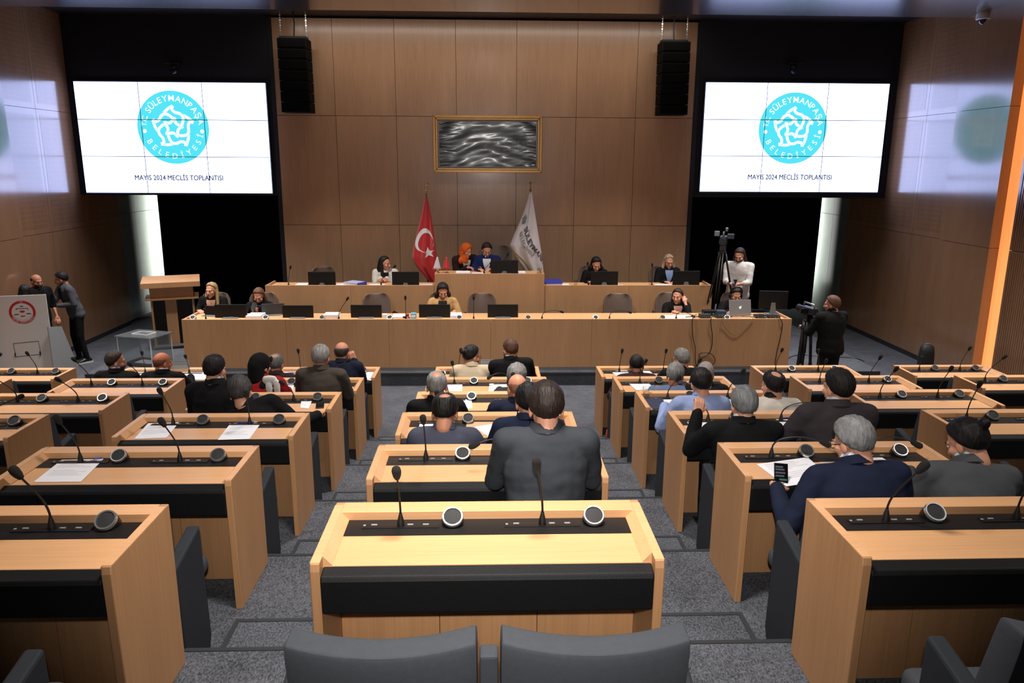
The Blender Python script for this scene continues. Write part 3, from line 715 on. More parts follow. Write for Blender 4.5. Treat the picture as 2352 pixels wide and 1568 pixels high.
# ---- swivel chairs of the podium
def swivel(x, y, zf, rz, label, tall=0.0, w=.48, tilt=0):
    r = empty('swivel_chair', (x, y, zf), rz, label, 'chair', 'taupe leather swivel chairs')
    m = MB(); n = 10; rings = []
    for z, k, th in ((.50, .82, .05), (.58, .95, .07), (.75+tall*.5, 1, .075), (.88+tall, .97, .06), (.955+tall, .82, .045), (.985+tall, .55, .03)):
        ring = [((-1+2*i/n)*w/2*k, -.23-.05*(z-.5)+.05*(-1+2*i/n)**2-th/2, z) for i in range(n+1)]+[((1-2*i/n)*w/2*k, -.23-.05*(z-.5)+.05*(1-2*i/n)**2+th/2, z) for i in range(n+1)]
        rings.append(ring)
    m.loft(rings); m.build('backrest', BROWNL, r, smooth=.8, bevel=.012, rot=(tilt, 0, 0))
    MB().box(-w/2, w/2, -.22, .25, .41, .49).build('seat_cushion', BROWNL, r, smooth=.7, bevel=.03, seg=3)
    for s_ in (-1, 1): MB().tube([(s_*.25, -.2, .45), (s_*.28, -.2, .62), (s_*.28, -.1, .67), (s_*.28, .1, .67), (s_*.27, .15, .6), (s_*.25, .12, .45)], .016, 8).build('armrest', BLKM, r, smooth=1)
    MB().lathe([(.03, .1), (.03, .41)], 12).build('column', BLKM, r)
    for k in range(5): MB().tube([(0, 0, .11), (.27*cos(k*2*pi/5), .27*sin(k*2*pi/5), .05)], [.025, .016], 8).build('star_leg', BLKM, r)
    for k in range(5): MB().ball((.27*cos(k*2*pi/5), .27*sin(k*2*pi/5), .028), .028, 8, 6).build('caster', BLKM, r)
    return r
def chair_px(px, py, Y, zf, rz, label, **kw):
    p = at(px, py, Y=Y); swivel(p.x, Y, zf, rz, label, **kw)
chair_px(872, 690, 12.62, .2, R(205), 'empty taupe swivel chair turned sideways behind the lower podium')
chair_px(1106, 705, 12.62, .2, R(178), 'empty taupe swivel chair half hidden behind the middle monitor')
chair_px(1423, 705, 12.6, .2, R(180), 'empty taupe swivel chair at the right half of the lower podium', w=.5)
chair_px(1540, 700, 12.7, .2, R(172), 'taupe swivel chair under the person in black')
chair_px(1690, 705, 12.72, .2, R(172), 'taupe swivel chair under the person with headphones')
chair_px(1015, 700, 12.72, .2, R(180), 'taupe swivel chair under the person in beige')
chair_px(490, 700, 12.72, .2, R(186), 'taupe swivel chair at the left end of the lower podium')
chair_px(598, 700, 12.72, .2, R(180), 'taupe swivel chair under the person holding a phone')
chair_px(745, 625, 13.85, .5, R(215), 'empty taupe swivel chair turned aside on the raised podium', tall=-.02, tilt=R(-8))
chair_px(880, 625, 13.95, .5, R(180), 'taupe swivel chair under the person in white', tall=-.05)
chair_px(1362, 625, 13.9, .5, R(172), 'taupe swivel chair behind the raised podium near the blue binder', w=.56)
chair_px(1530, 625, 13.9, .5, R(174), 'taupe swivel chair behind the light blue top', w=.6)
chair_px(1138, 590, 14.0, .7, R(180), 'tall taupe armchair behind the presiding podium', tall=.17, w=.62)

# ---- things lying on sheets of paper etc.
def sheet(corners, z, label, m_=None, lines=9, thick=.0012, rows=True, group='paper sheets on the desks', name='paper_sheet', cat='paper'):
    """a thin sheet from its four corners (far-left, far-right, near-right, near-left) as seen in the photo, on the plane z"""
    P = [at(x, y, Z=z) for x, y in corners]; c = sum(P, V((0, 0, 0)))/4
    r = empty(name, (c.x, c.y, z), 0, label, cat, group)
    Q = [(p.x-c.x, p.y-c.y) for p in P]
    MB().prism(Q, 0, thick, 'Z').build('sheet', m_ or WHITE, r)
    if lines:
        m = MB(); q = [V((a[0], a[1], 0)) for a in Q]
        def pt(u, v): t = q[0].lerp(q[1], u); b = q[3].lerp(q[2], u); return t.lerp(b, v)
        rnd = random.Random(len(label))
        for i in range(lines):
            v0 = .08+.62*i/lines+(.08 if i > lines//2 else 0); u1 = rnd.uniform(.5, .9); hh = .011
            a, b, c_, d_ = pt(.1, v0), pt(u1, v0), pt(u1, v0+hh), pt(.1, v0+hh)
            m.add([(p.x, p.y, thick+.0004) for p in (a, b, c_, d_)], [(0, 1, 2, 3)])
        m.build('printed_lines', INK, r)
    return r
def dz(n): return F(n)+TS+.0015
SH = [
 ('L', 2, [(142, 1056), (238, 1054), (186, 1106), (77, 1107)], 'printed sheet lying on the second row desk left of middle'),
 ('L', 3, [(340, 972), (411, 970), (383, 1005), (308, 1008)], 'left one of two printed sheets on the third row desk left of middle'),
 ('L', 3, [(528, 974), (599, 972), (573, 1008), (500, 1010)], 'right one of two printed sheets on the third row desk left of middle'),
 ('R', 2, [(1738, 1066), (1855, 1050), (1911, 1100), (1806, 1117)], 'printed sheet under the phone of the person in navy with glasses'),
 ('R', 2, [(1995, 1046), (2015, 1044), (2087, 1088), (2030, 1092)], 'printed sheet right of the person in navy with glasses'),
 ('R', 3, [(1578, 969), (1640, 966), (1660, 990), (1604, 1006)], 'printed sheet before the person raising a hand'),
 ('R', 3, [(1782, 963), (1850, 963), (1842, 985), (1800, 992)], 'printed sheet under the hand of the person in brown grey suit'),
 ('R', 4, [(1500, 918), (1562, 917), (1578, 938), (1528, 945)], 'printed leaflet before the light blue shirt'),
 ('R', 4, [(1662, 916), (1680, 915), (1690, 934), (1676, 936)], 'narrow sheet beside the person in cream cardigan'),
 ('R', 5, [(1445, 881), (1490, 880), (1504, 893), (1462, 896)], 'printed sheet on the fifth row desk by the person in blue shirt'),
 ('R', 5, [(1575, 875), (1600, 874), (1610, 886), (1590, 890)], 'white sheet between two people in the fifth row right of middle'),
 ('R', 6, [(1404, 853), (1440, 850), (1446, 859), (1416, 863)], 'white sheet at the left seat, front row right of middle'),
 ('R', 6, [(1470, 852), (1492, 852), (1503, 861), (1472, 863)], 'open notebook in the middle of the front row desk right of middle'),
 ('C', 3, [(964, 972), (1000, 971), (1000, 994), (960, 996)], 'printed sheet left of the person in blue grey jacket'),
 ('C', 3, [(1090, 980), (1180, 966), (1170, 985), (1124, 1004)], 'white sheet lying askew before the person in navy, third row'),
 ('C', 4, [(1046, 918), (1083, 917), (1085, 938), (1046, 938)], 'printed sheet right of the person in black, fourth row, middle column'),
 ('C', 4, [(1172, 918), (1180, 918), (1180, 936), (1170, 936)], 'narrow white sheet, fourth row, middle column'),
 ('C', 5, [(1028, 882), (1062, 881), (1062, 898), (1026, 898)], 'left sheet on the empty fifth row desk of the middle column'),
 ('C', 5, [(1124, 881), (1164, 880), (1165, 898), (1122, 898)], 'right sheet on the fifth row desk of the middle column'),
 ('C', 6, [(1111, 851), (1135, 851), (1133, 862), (1110, 862)], 'white sheet between the two people of the front middle desk'),
 ('C', 6, [(1014, 848), (1022, 847), (1024, 858), (1016, 860)], 'white sheet left of the person in cream jacket'),
 ('L', 4, [(692, 921), (716, 921), (709, 938), (690, 936)], 'white sheet beside the phone in the fourth row left of middle'),
 ('L', 5, [(652, 876), (677, 875), (673, 900), (655, 900)], 'white sheet beside the black headscarf and red coat'),
 ('L', 6, [(650, 854), (692, 853), (690, 869), (643, 870)], 'white sheets at the left seat, front row left of middle'),
 ('L', 6, [(832, 854), (861, 854), (852, 874), (842, 872)], 'white sheets at the right seat, front row left of middle'),
 ('LL', 6, [(305, 851), (356, 852), (348, 866), (296, 867)], 'white sheet between two people, front row, second column left of middle'),
 ('LL', 6, [(400, 854), (440, 854), (430, 864), (398, 862)], 'inner of two sheets, right end of front row, second column left'),
 ('LL', 6, [(438, 855), (476, 855), (472, 871), (425, 872)], 'outer of two sheets, right end of front row, second column left')]
for b, n, c, l_ in SH: sheet(c, dz(n)+.0006, l_)
sheet([(1072, 969), (1148, 969), (1150, 1000), (1068, 1000)], dz(3), 'brown envelope under the white sheet in the third row', mat('kraft_brown', (196, 160, 128), .7), 0, name='envelope', cat='envelope')
sheet([(1478, 914), (1520, 912), (1532, 938), (1500, 941)], dz(4), 'dark blue folder on the fourth row desk right of middle', mat('navy_folder', (40, 46, 66), .5), 0, .006, name='folder', cat='folder')
sheet([(1870, 1050), (1905, 1048), (1950, 1090), (1915, 1095)], dz(2)-.0004, 'clear plastic sleeve under the printed sheet of the second row', mat('clear_sleeve', (205, 190, 178), .15), 0, .0006, name='plastic_sleeve', cat='sleeve')
# blue pens
def pen(px0, py0, px1, py1, z, label):
    a, b = at(px0, py0, Z=z), at(px1, py1, Z=z); a.z = b.z = z+.006
    r = empty('pen', a, 0, label, 'pen', 'blue ballpoint pens'); d = b-a
    MB().tube([(0, 0, 0), d*.8], .0045, 8).build('barrel', BLUEF, r); MB().tube([d*.8, d], [.0045, .001], 8).build('tip', STEEL, r)
    MB().box(-.002, .002, -.002, .002, .004, .008).build('clip', STEEL, r)
pen(352, 968, 412, 966, dz(3), 'blue pen above the left sheet, third row left of middle')
pen(545, 972, 593, 970, dz(3), 'blue pen above the right sheet, third row left of middle')
pen(215, 1056, 240, 1053, dz(2), 'blue pen at the sheet corner, second row left of middle')
pen(1790, 962, 1840, 960, dz(3), 'blue pen before the person in brown grey suit')
pen(1155, 967, 1190, 966, dz(3), 'blue pen before the person in navy, third row')
# phones lying on desks
def phone(c, z, label, rz=0, loc=None, rot=None, lit=False):
    p = loc if loc is not None else at(c[0], c[1], Z=z)
    r = empty('smartphone', p, rz, label, 'phone', 'smartphones')
    if rot is not None: r.rotation_euler = rot
    MB().box(-.037, .037, -.077, .077, 0, .009).build('body', BLKM, r, bevel=.004)
    s_ = MB().box(-.034, .034, -.073, .073, .009, .0095).build('screen', mat('phone_screen', (12, 12, 14), .1), r)
    if lit:
        for k, (x0, x1, y) in enumerate([(-.03, .01, .055), (-.03, .018, .04), (-.03, .022, .022), (-.03, .016, .004), (-.01, .03, -.016), (-.03, .02, -.034)]):
            MB().box(x0, x1, y-.006, y+.004, .0096, .0099).build('chat_bubble', mat('chat_green', (20, 60, 50), .3, emit=(40, 120, 96), es=.5) if k == 4 else mat('chat_grey', (50, 52, 60), .3, emit=(80, 86, 104), es=.35), s_)
    return r
phone((735, 932), dz(4), 'black phone lying on the fourth row desk left of middle', R(10))
# ballot-slip boxes on two front desks
for px, py, n, b, w_, lb in ((408, 835, 6, 'LL', .22, 'on the front row desk, second column left of middle'), (1121, 840, 6, 'C', .19, 'between the two people at the front middle desk')):
    p = at(px, py+8, Y=D(6)-.12); z = F(6)+H_D
    r = empty('acrylic_card_box', (p.x, D(6)-.05, z), 0, 'small grey acrylic box '+lb, 'box', 'small acrylic boxes')
    m = mat('smoky_acrylic', (150, 156, 158), .15)
    MB().box(-w_/2, w_/2, -.04, .04, 0, .012).build('base', m, r)
    for k in range(3): MB().box(-w_/2, w_/2, -.04+k*.035, -.036+k*.035, .012, .05+k*.022).build('divider', m, r)
# drinking glasses
def glass(p, label):
    r = tag(MB().lathe([(.03, 0), (.036, .095), (.033, .095), (.028, .008), (.001, .006)], 20).build('drinking_glass', GLASS, None, p, smooth=.6), label, 'glass', 'drinking glasses')
p = at(1484, 912, Z=F(4)+TS); glass((p.x, p.y, F(4)+TS+.003), 'water glass at the left rim of the fourth row desk')
for px, zt, lb in ((1238, CZ, 'right corner of the presiding podium'), (1322, UZ, 'raised podium right of the blue binder'), (1617, UZ, 'right end of the raised podium'), (1495, UZ, 'raised podium beside the light blue top')):
    p = at(px, 640, Y=13.15); glass((p.x, 13.15, zt+.001), 'water glass on the '+lb)
# papers, binders, tissue boxes on the podiums
def flat(px0, px1, Y, zt, dep, th, m_, label, nm='paper_stack', cat='paper', rz=0, grp='papers on the podiums'):
    a, b = at(px0, 650, Y=Y), at(px1, 650, Y=Y); W = b.x-a.x
    r = empty(nm, ((a.x+b.x)/2, Y, zt), rz, label, cat, grp)
    k = 3 if th > .008 else 1
    for i in range(k): MB().box(-W/2+.004*(i % 2), W/2-.003*i, -dep/2, dep/2-.004*i, th*i/k, th*(i+1)/k-.0004).build('sheet', m_, r)
flat(680, 708, 13.2, UZ, .28, .012, WHITE, 'papers left of the leftmost raised monitor')
flat(772, 795, 13.2, UZ, .26, .006, WHITE, 'white sheet right of the leftmost raised monitor')
flat(846, 882, 13.15, UZ, .26, .006, WHITE, 'white sheet under the hands of the person in white')
flat(963, 992, 13.15, UZ, .24, .008, PINKP, 'pink sheet left of the presiding podium')
flat(1288, 1308, 13.2, UZ, .24, .01, WHITE, 'white papers right of the blue binder')
flat(1418, 1434, 13.1, UZ, .24, .004, WHITE, 'white sheet right of the raised monitor near the blue binder')
flat(1505, 1545, 13.15, UZ, .26, .006, WHITE, 'white papers before the light blue top')
flat(1048, 1080, 13.15, CZ, .26, .03, WHITE, 'thick white papers before the orange headscarf')
flat(1084, 1112, 13.1, CZ, .26, .006, WHITE, 'white sheets on the presiding podium')
flat(1190, 1207, 13.12, CZ, .2, .035, WHITE, 'small white pad right of the presiding podium monitor')
flat(565, 600, 11.8, LZ, .3, .05, WHITE, 'white papers before the person holding a phone')
flat(742, 776, 11.75, LZ, .24, .07, WHITE, 'white ring binder standing between two lower monitors', 'paper_stack', 'paper')
flat(877, 889, 11.75, LZ, .1, .06, WHITE, 'small white card right of the empty chair monitor')
flat(900, 930, 11.85, LZ, .26, .02, WHITE, 'white papers left of the small red flags')
flat(1034, 1060, 11.8, LZ, .28, .05, WHITE, 'white papers right of the person in beige')
flat(1530, 1592, 11.78, LZ, .3, .003, WHITE, 'white sheets before the person in black')
a = at(1270, 650, Y=13.2)
r = empty('binder', (a.x, 13.2, UZ), R(4), 'blue ring binder on the raised podium right of the presiding podium', 'binder')
MB().prism([(-.14, 0), (.14, 0), (.14, .012), (-.14, .012)], -.15, .15, 'X').build('cover', BLUEF, r); MB().prism([(-.14, .045), (.14, .075), (.14, .085), (-.14, .055)], -.15, .15, 'X').build('cover', BLUEF, r); MB().prism([(-.13, .012), (.13, .012), (.13, .07), (-.13, .045)], -.14, .14, 'X').build('pages', WHITE, r)
a = at(815, 650, Y=13.2)
r = empty('binder', (a.x, 13.2, UZ), R(-30), 'white binder with blue spine left of the person in white', 'binder')
MB().box(-.15, .15, -.12, .12, 0, .05).build('pages', WHITE, r); MB().box(.15, .17, -.12, .12, 0, .06).build('spine', BLUEF, r, bevel=.004); MB().box(-.155, .16, -.125, .125, .05, .055).build('cover', mat('pale_blue', (170, 180, 220), .5), r)
a = at(950, 728, Y=11.7)
r = empty('tissue_box', (a.x, 11.7, LZ), 0, 'small light blue carton beside the red desk flags', 'box')
MB().box(-.04, .04, -.04, .04, 0, .085).build('carton', mat('sky_blue_card', (120, 190, 224), .5), r); MB().box(-.03, .03, -.0405, -.04, .03, .06).build('printed_panel', WHITE, r)
a = at(936, 728, Y=11.72)
r = empty('desk_trinket', (a.x, 11.72, LZ), 0, 'small dark red ornament beside the light blue carton', 'ornament')
MB().lathe([(.035, 0), (.04, .01), (.02, .03), (.028, .06), (.01, .075)], 14).build('body', mat('dark_red_gloss', (120, 20, 24), .3), r, smooth=.6); MB().box(-.07, -.03, -.015, .015, 0, .03).build('block', BLKM, r)

# ---- laptop, headphones box, mixers, cables at the right end of the lower podium
a = at(1699, 725, Y=11.9)
r = empty('laptop', (a.x, 11.88, LZ), R(3), 'silver laptop with glowing lid logo before the person with headphones', 'laptop')
SIL = mat('silver_aluminium', (168, 168, 170), .35, metal=.6)
MB().box(-.18, .18, 0, .25, 0, .014).build('keyboard_base', SIL, r, bevel=.004)
MB().box(-.18, .18, -.006, .004, 0, .245).build('lid', SIL, r, loc=(0, .0, .012), rot=(R(-14), 0, 0), bevel=.003)
m = MB(); m.ball((0, 0, 0), (.018, .002, .019), 16, 10, fn=lambda d: 1-.25*max(0, d.z)*(abs(d.x) < .35)); m.ball((.006, 0, .024), (.004, .002, .008), 8, 6, T=M.Rotation(R(25), 4, 'Y'))
m.build('lid_logo', mat('logo_glow', (255, 255, 255), .3, emit=(255, 255, 255), es=.9), r, loc=(0, .022, .13), rot=(R(-14), 0, 0))
for px, w_, h_, lb, m_ in ((1632, .26, .09, 'black video mixer left of the laptop', BLKM), (1618, .16, .06, 'flat black switch box at the left of the mixer', mat('anthracite', (34, 36, 38), .5)), (1655, .14, .12, 'blue grey converter box beside the laptop', mat('blue_grey', (52, 62, 80), .4)), (1745, .16, .05, 'black power brick right of the laptop', BLKM), (1775, .20, .04, 'low black router at the right end of the lower podium', BLKM)):
    a = at(px, 725, Y=11.72 if px != 1632 else 11.9)
    r = empty('video_equipment', (a.x, a.y, LZ), 0, lb, 'equipment', 'video equipment on the lower podium')
    MB().box(-w_/2, w_/2, -.07, .07, 0, h_).build('case', m_, r, bevel=.005)
    for k in range(4): MB().box(-w_/2+w_*(.15+.2*k), -w_/2+w_*(.22+.2*k), -.074, -.07, h_*.35, h_*.6).build('connector', (STEEL, GREYM, mat('green_led', (20, 120, 60), .4, emit=(30, 200, 90), es=.4), GREYM)[k], r)
def cable(pts, label, m_=BLKM, rad=.006, nm='cable', grp='cables hanging over the podium front'):
    P = [V(p) for p in pts]
    # Catmull-Rom through the points
    q = []
    for i in range(len(P)-1):
        p0, p1, p2, p3 = P[max(0, i-1)], P[i], P[i+1], P[min(len(P)-1, i+2)]
        for k in range(6):
            t = k/6; q.append(.5*((2*p1)+(p2-p0)*t+(2*p0-5*p1+4*p2-p3)*t*t+(3*p1-p0-3*p2+p3)*t**3))
    q.append(P[-1])
    tag(MB().tube(q, rad, 6).build(nm, m_, smooth=1), label, 'cable', grp)
YF = 11.455
def fp(*l): return [at(x, y, Y=YF) for x, y in l]
cable([at(1600, 722, Y=11.6)]+fp((1591, 731), (1591, 770), (1597, 800), (1597, 825), (1600, 838), (1612, 842)), 'black cable hanging down the podium front, left of the loop')
cable([at(1650, 722, Y=11.6)]+fp((1633, 731), (1636, 770), (1635, 795), (1628, 812), (1612, 822), (1605, 815), (1615, 810), (1632, 812), (1642, 824), (1638, 836), (1610, 843), (1596, 838)), 'black cable with a loop low on the podium front')
cable([at(1668, 725, Y=11.6)]+fp((1659, 732), (1664, 750), (1684, 768), (1700, 762), (1722, 740), (1730, 731)), 'thin olive cable sagging over the podium front below the laptop', mat('olive_cable', (120, 104, 60), .6), .0045)
cable([at(1775, 722, Y=11.6)]+fp((1790, 730), (1797, 745), (1793, 770), (1784, 810), (1780, 838)), 'black cable hanging near the right end of the podium front')
cable([at(x, y, Z=LZ+.02) for x, y in ((1575, 728), (1620, 726), (1660, 728), (1700, 726), (1740, 728), (1790, 726))], 'black cable trailing across the right end of the worktop', BLKM, .008, grp='cables on the podium worktop')
cable([at(x, y, Z=LZ+.03) for x, y in ((1630, 727), (1665, 722), (1690, 727), (1722, 722), (1760, 728))], 'grey cable curling before the laptop', GREYM, .007, grp='cables on the podium worktop')
cable([at(x, y, Z=.205) for x, y in ((1790, 845), (1815, 820), (1850, 815), (1880, 818), (1960, 822), (1985, 830))], 'black cable lying on the dais floor behind the camcorder', BLKM, .008, grp='cables on the floor')

# ================================================================ LECTERN, BALLOT BOX, VOTING BOOTH
p = at(400, 795, Z=.2)
r = empty('lectern', (-5.42, 13.15, .2), R(20), 'wooden lectern with dark open front left of the podium', 'lectern')
tp = at(400, 640, Y=13.15).z-.2
MB().prism([(-.30, tp-.11), (.34, tp-.11), (.34, tp+.015), (-.30, tp-.02)], -.46, .46, 'X').build('reading_top', OAKP, r, bevel=.004)
MB().prism([(-.17, tp-.30), (.25, tp-.30), (.27, tp-.11), (-.23, tp-.11)], -.34, .34, 'X').build('upper_box', OAKP, r, bevel=.003)
MB().box(-.42, .42, -.25, .3, tp-.325, tp-.30).build('shelf', OAKP, r)
for s_ in (-1, 1): MB().box(min(s_*.34, s_*.31), max(s_*.34, s_*.31), -.18, .28, .02, tp-.325).build('side_panel', OAKP, r)
MB().box(-.12, .06, -.10, -.07, .03, tp-.325).build('front_slat', OAKP, r)
MB().box(-.31, .31, .2, .24, .03, tp-.325).build('inner_back', mat('dark_recess_board', (30, 26, 24), .6), r)
MB().box(-.36, .36, -.22, .3, 0, .03).build('base', BLKM, r); MB().box(-.34, .34, -.225, -.21, .05, .09).build('foot_rail', STEEL, r)
MB().box(-.20, .2, -.05, .1, tp-.24, tp-.2).build('shelf_slot', BLKM, r, loc=(.155, 0, 0))

z0 = .2; fl_ = at(283, 770, Y=11.95); fr_ = at(372, 768, Y=11.95)
r = empty('ballot_box', ((fl_.x+fr_.x)/2+.0, 12.0, z0), R(-18), 'transparent ballot box with lid on the dais left of the podium', 'ballot box')
hb = fl_.z-z0; W_, D_ = .62, .46
for nm, b_ in (('wall', (-W_/2, W_/2, -D_/2, -D_/2+.008, .012, hb)), ('wall', (-W_/2, W_/2, D_/2-.008, D_/2, .012, hb)), ('wall', (-W_/2, -W_/2+.008, -D_/2+.008, D_/2-.008, .012, hb)), ('wall', (W_/2-.008, W_/2, -D_/2+.008, D_/2-.008, .012, hb)), ('floor_plate', (-W_/2, W_/2, -D_/2, D_/2, 0, .012)), ('lid', (-W_/2-.03, W_/2+.03, -D_/2-.03, D_/2+.03, hb+.001, hb+.014))):
    MB().box(*b_).build(nm, ACRY, r)
m = MB()
for a_, b_, c_, d_ in ((-.15, .15, -.10, -.09), (-.15, .15, .09, .10), (-.15, -.14, -.09, .09), (.14, .15, -.09, .09)): m.box(a_, b_, c_, d_, hb+.014, hb+.03)
m.build('lid_rim', mat('frosted_acrylic', (225, 230, 232), .35), r)
for sx in (-1, 1):
    for sy in (-1, 1): MB().box(sx*W_/2-.006, sx*W_/2+.006, sy*D_/2-.006, sy*D_/2+.006, .0, hb).build('corner_seam', MATS['frosted_acrylic'], r)
MB().box(-.16, .16, -.1, .1, .013, .02).build('ballot_slips', WHITE, r)

# white voting booth board with round red emblem
bl, br_ = at(-60, 692, Y=11.25), at(105, 676, Y=11.5)
ang = atan2(br_.y-bl.y, br_.x-bl.x); Wb = (V((br_.x, br_.y))-V((bl.x, bl.y))).length; hz_ = br_.z
r = empty('voting_booth', ((bl.x+br_.x)/2, (bl.y+br_.y)/2, 0), ang, 'white voting booth board with round red emblem at the far left', 'booth')
GRY = mat('white_board', (205, 203, 200), .6)
MB().box(-Wb/2, Wb/2, -.012, .012, .0, hz_).build('front_board', GRY, r)
MB().prism([(0, 0), (.62, 0), (.30, hz_*.62), (0, hz_*.66)], Wb/2-.03, Wb/2-.012, 'X').build('side_flap', mat('grey_board_edge', (150, 152, 152), .6), r, rot=(0, 0, R(-22)), loc=(.05, .05, 0))
MB().prism([(0.02, 0), (.9, 0), (.75, hz_*.8), (0.02, hz_)], -Wb/2+.02, -Wb/2+.04, 'X').build('side_flap', MATS['grey_board_edge'], r)
ec = at(51, 717, Y=11.4); lx = -(Wb/2-.0)+Wb*(ec.x-bl.x)/(br_.x-bl.x); lz = ec.z; ER = .175
RED = mat('emblem_red', (176, 28, 34), .6); DK = mat('emblem_dark', (50, 46, 50), .7)
m = MB(); disc(m, ER*.80, ER, -.0135); m.build('emblem_ring', RED, r, (lx, 0, lz))
m = MB(); arc_text(m, 'T.C.', ER*.895, ER*.15, 98, 82, -.0142, True); arc_text(m, 'YÜKSEK SEÇİM KURULU', ER*.905, ER*.15, 205, 335, -.0142, False)
m.build('ring_lettering', WHITE, r, (lx, 0, lz))
m = MB(); arc_text(m, '*·*·*·*·*·*·*·*·*·*', ER*.70, ER*.14, 195, 345, -.0142, False); m.box(-.08, .08, -.0142, -.013, .055, .062); m.box(-.08, -.074, -.0142, -.013, .03, .055); m.box(.074, .08, -.0142, -.013, .03, .055); m.box(-.02, .02, -.0142, -.013, .085, .097)
m.box(-.105, -.05, -.0142, -.013, -.035, -.022); m.box(.05, .105, -.0142, -.013, -.03, -.017)
m.build('emblem_marks', DK, r, (lx, 0, lz))
m = MB(); m.ball((0, -.0138, .012), (.035, .001, .016), 16, 8); m.box(-.03, .03, -.0142, -.013, -.065, -.05); m.build('emblem_centre', RED, r, (lx, 0, lz))
hc = at(64, 800, Y=11.42); hx = lx+(hc.x-ec.x)
m = MB()
for a_, b_, c_, d_ in ((-.17, .17, .10, .106), (-.17, .17, -.106, -.10), (-.17, -.164, -.1, .1), (.164, .17, -.1, .1)): m.box(a_, b_, -.016, -.012, c_, d_)
m.build('slot_frame', mat('slot_outline', (96, 94, 92), .6), r, (hx, 0, hc.z), (0, R(-3), 0))
for s_ in (-1, 1): MB().box(s_*.165-.006, s_*.165+.006, -.03, -.012, -.11, -.05).build('hook', BLKM, r, (hx, 0, hc.z))

# ================================================================ FLAGS
def flag(Y, prof, mcloth, label, name, finial, deco):
    """cloth hanging in folds round a pole: prof = rows of (y px, x left, x right), each row a closed folded section"""
    rows = []
    for py, xl, xr in prof: rows.append((at(xl, py, Y=Y), at(xr, py, Y=Y)))
    ztop = rows[0][0].z; base = .5
    px_ = (rows[0][0].x+rows[0][1].x)/2
    r = empty(name, (px_, Y, base), 0, label, 'flag', 'ceremonial flags behind the presiding podium')
    def surf(t, u, off=0):
        """t 0..1 down the rows, u -1..1 left to right, front face"""
        k = t*(len(rows)-1); i = min(int(k), len(rows)-2); f = k-i
        L = rows[i][0].lerp(rows[i+1][0], f); Rr = rows[i][1].lerp(rows[i+1][1], f)
        w_ = (Rr.x-L.x)/2; cx = (L.x+Rr.x)/2
        bulge = w_*.55*sqrt(max(0, 1-u*u))+w_*.13*sin(u*7+t*2.2)*(1-u*u)
        return V((cx+w_*u-px_, -bulge-off, L.z+(Rr.z-L.z)*(u+1)/2-base))
    m = MB(); nt, nu = 40, 36; vs = []
    for j in range(nt+1):
        t = j/nt
        for i in range(nu+1): vs.append(surf(t, -1+2*i/nu))
    fs = [(j*(nu+1)+i, j*(nu+1)+i+1, (j+1)*(nu+1)+i+1, (j+1)*(nu+1)+i) for j in range(nt) for i in range(nu)]
    m.add(vs, fs)
    vb = [(v.x, -v.y*.5+.02, v.z) for v in vs]; m.add(vb, [tuple(reversed(f)) for f in fs])
    m.build('cloth', mcloth, r, smooth=1)
    MB().tube([(0, 0, -.0), (0, 0, ztop-base+.06)], .014, 10).build('pole', mat('dark_wood_pole', (74, 50, 36), .4), r, smooth=1)
    MB().lathe([(.16, 0), (.15, .02), (.05, .05), (.02, .12)], 20).build('pole_base', BRASS, r, smooth=.7)
    finial(r, ztop-base)
    deco(r, surf)
    return r
def patch(surf, pts2, off, nm, m_, r, c0):
    """flat shape (polygon in u,t) laid onto the cloth as a fan of small triangles"""
    m = MB(); vs = [surf(c0[1], c0[0], off)]; n = len(pts2)
    K = 3
    for k in range(1, K+1):
        for u, t in pts2: vs.append(surf(c0[1]+(t-c0[1])*k/K, max(-.999, min(.999, c0[0]+(u-c0[0])*k/K)), off))
    fs = [(0, 1+i, 1+(i+1) % n) for i in range(n)]
    for k in range(K-1): fs += [(1+k*n+i, 1+(k+1)*n+i, 1+(k+1)*n+(i+1) % n, 1+k*n+(i+1) % n) for i in range(n)]
    m.add(vs, fs); m.build(nm, m_, r, smooth=1)
def fin_crescent(r, z):
    m = MB(); m.tube([(0, 0, z+.05), (0, 0, z+.19)], .009, 8); m.ball((0, 0, z+.1), .02, 10, 8); m.build('finial_stem', BRASS, r, smooth=.8)
    MB().tube([(.036*sin(a)*1.0, 0, z+.225-.036*cos(a)) for a in [R(-150+300*i/16) for i in range(17)]], [.003+.007*sin(pi*i/16) for i in range(17)], 8).build('finial_crescent', BRASS, r, smooth=1)
def fin_spear(r, z):
    MB().lathe([(.016, z+.04), (.022, z+.07), (.01, z+.09), (.012, z+.14), (.022, z+.15), (.016, z+.175), (.002, z+.19)], 12).build('finial', BRASS, r, smooth=.8)
def deco_red(r, surf):
    # crescent: outer and inner circles in a local metric (u spans the narrow cloth, t its length)
    asp = .30
    def P(x, y): return (x, y)
    cu, ct = -.04, .455; op = -52
    outer = [(cu+.90*cos(a), ct-.130*sin(a)) for a in [R(op+32+296*i/30) for i in range(31)]]
    inner = [(cu+.16+.74*cos(a), ct+.022-.106*sin(a)) for a in [R(op+22+316*i/30) for i in range(31)]]
    m = MB(); vs = []
    for a_, b_ in zip(outer, inner):
        for k in range(4): q = k/3; vs.append(surf(a_[1]*(1-q)+b_[1]*q, max(-.99, min(.99, a_[0]*(1-q)+b_[0]*q)), .004))
    m.add(vs, [(4*i+k, 4*i+k+1, 4*i+k+5, 4*i+k+4) for i in range(30) for k in range(3)])
    m.build('crescent', WHITE, r, smooth=1)
    st = []
    for i in range(10):
        a = R(90+36*i+8); q = 1 if i % 2 == 0 else .4; st.append((.36+.56*q*cos(a), .60-.078*q*sin(a)))
    patch(surf, st, .006, 'star', WHITE, r, (.36, .60))
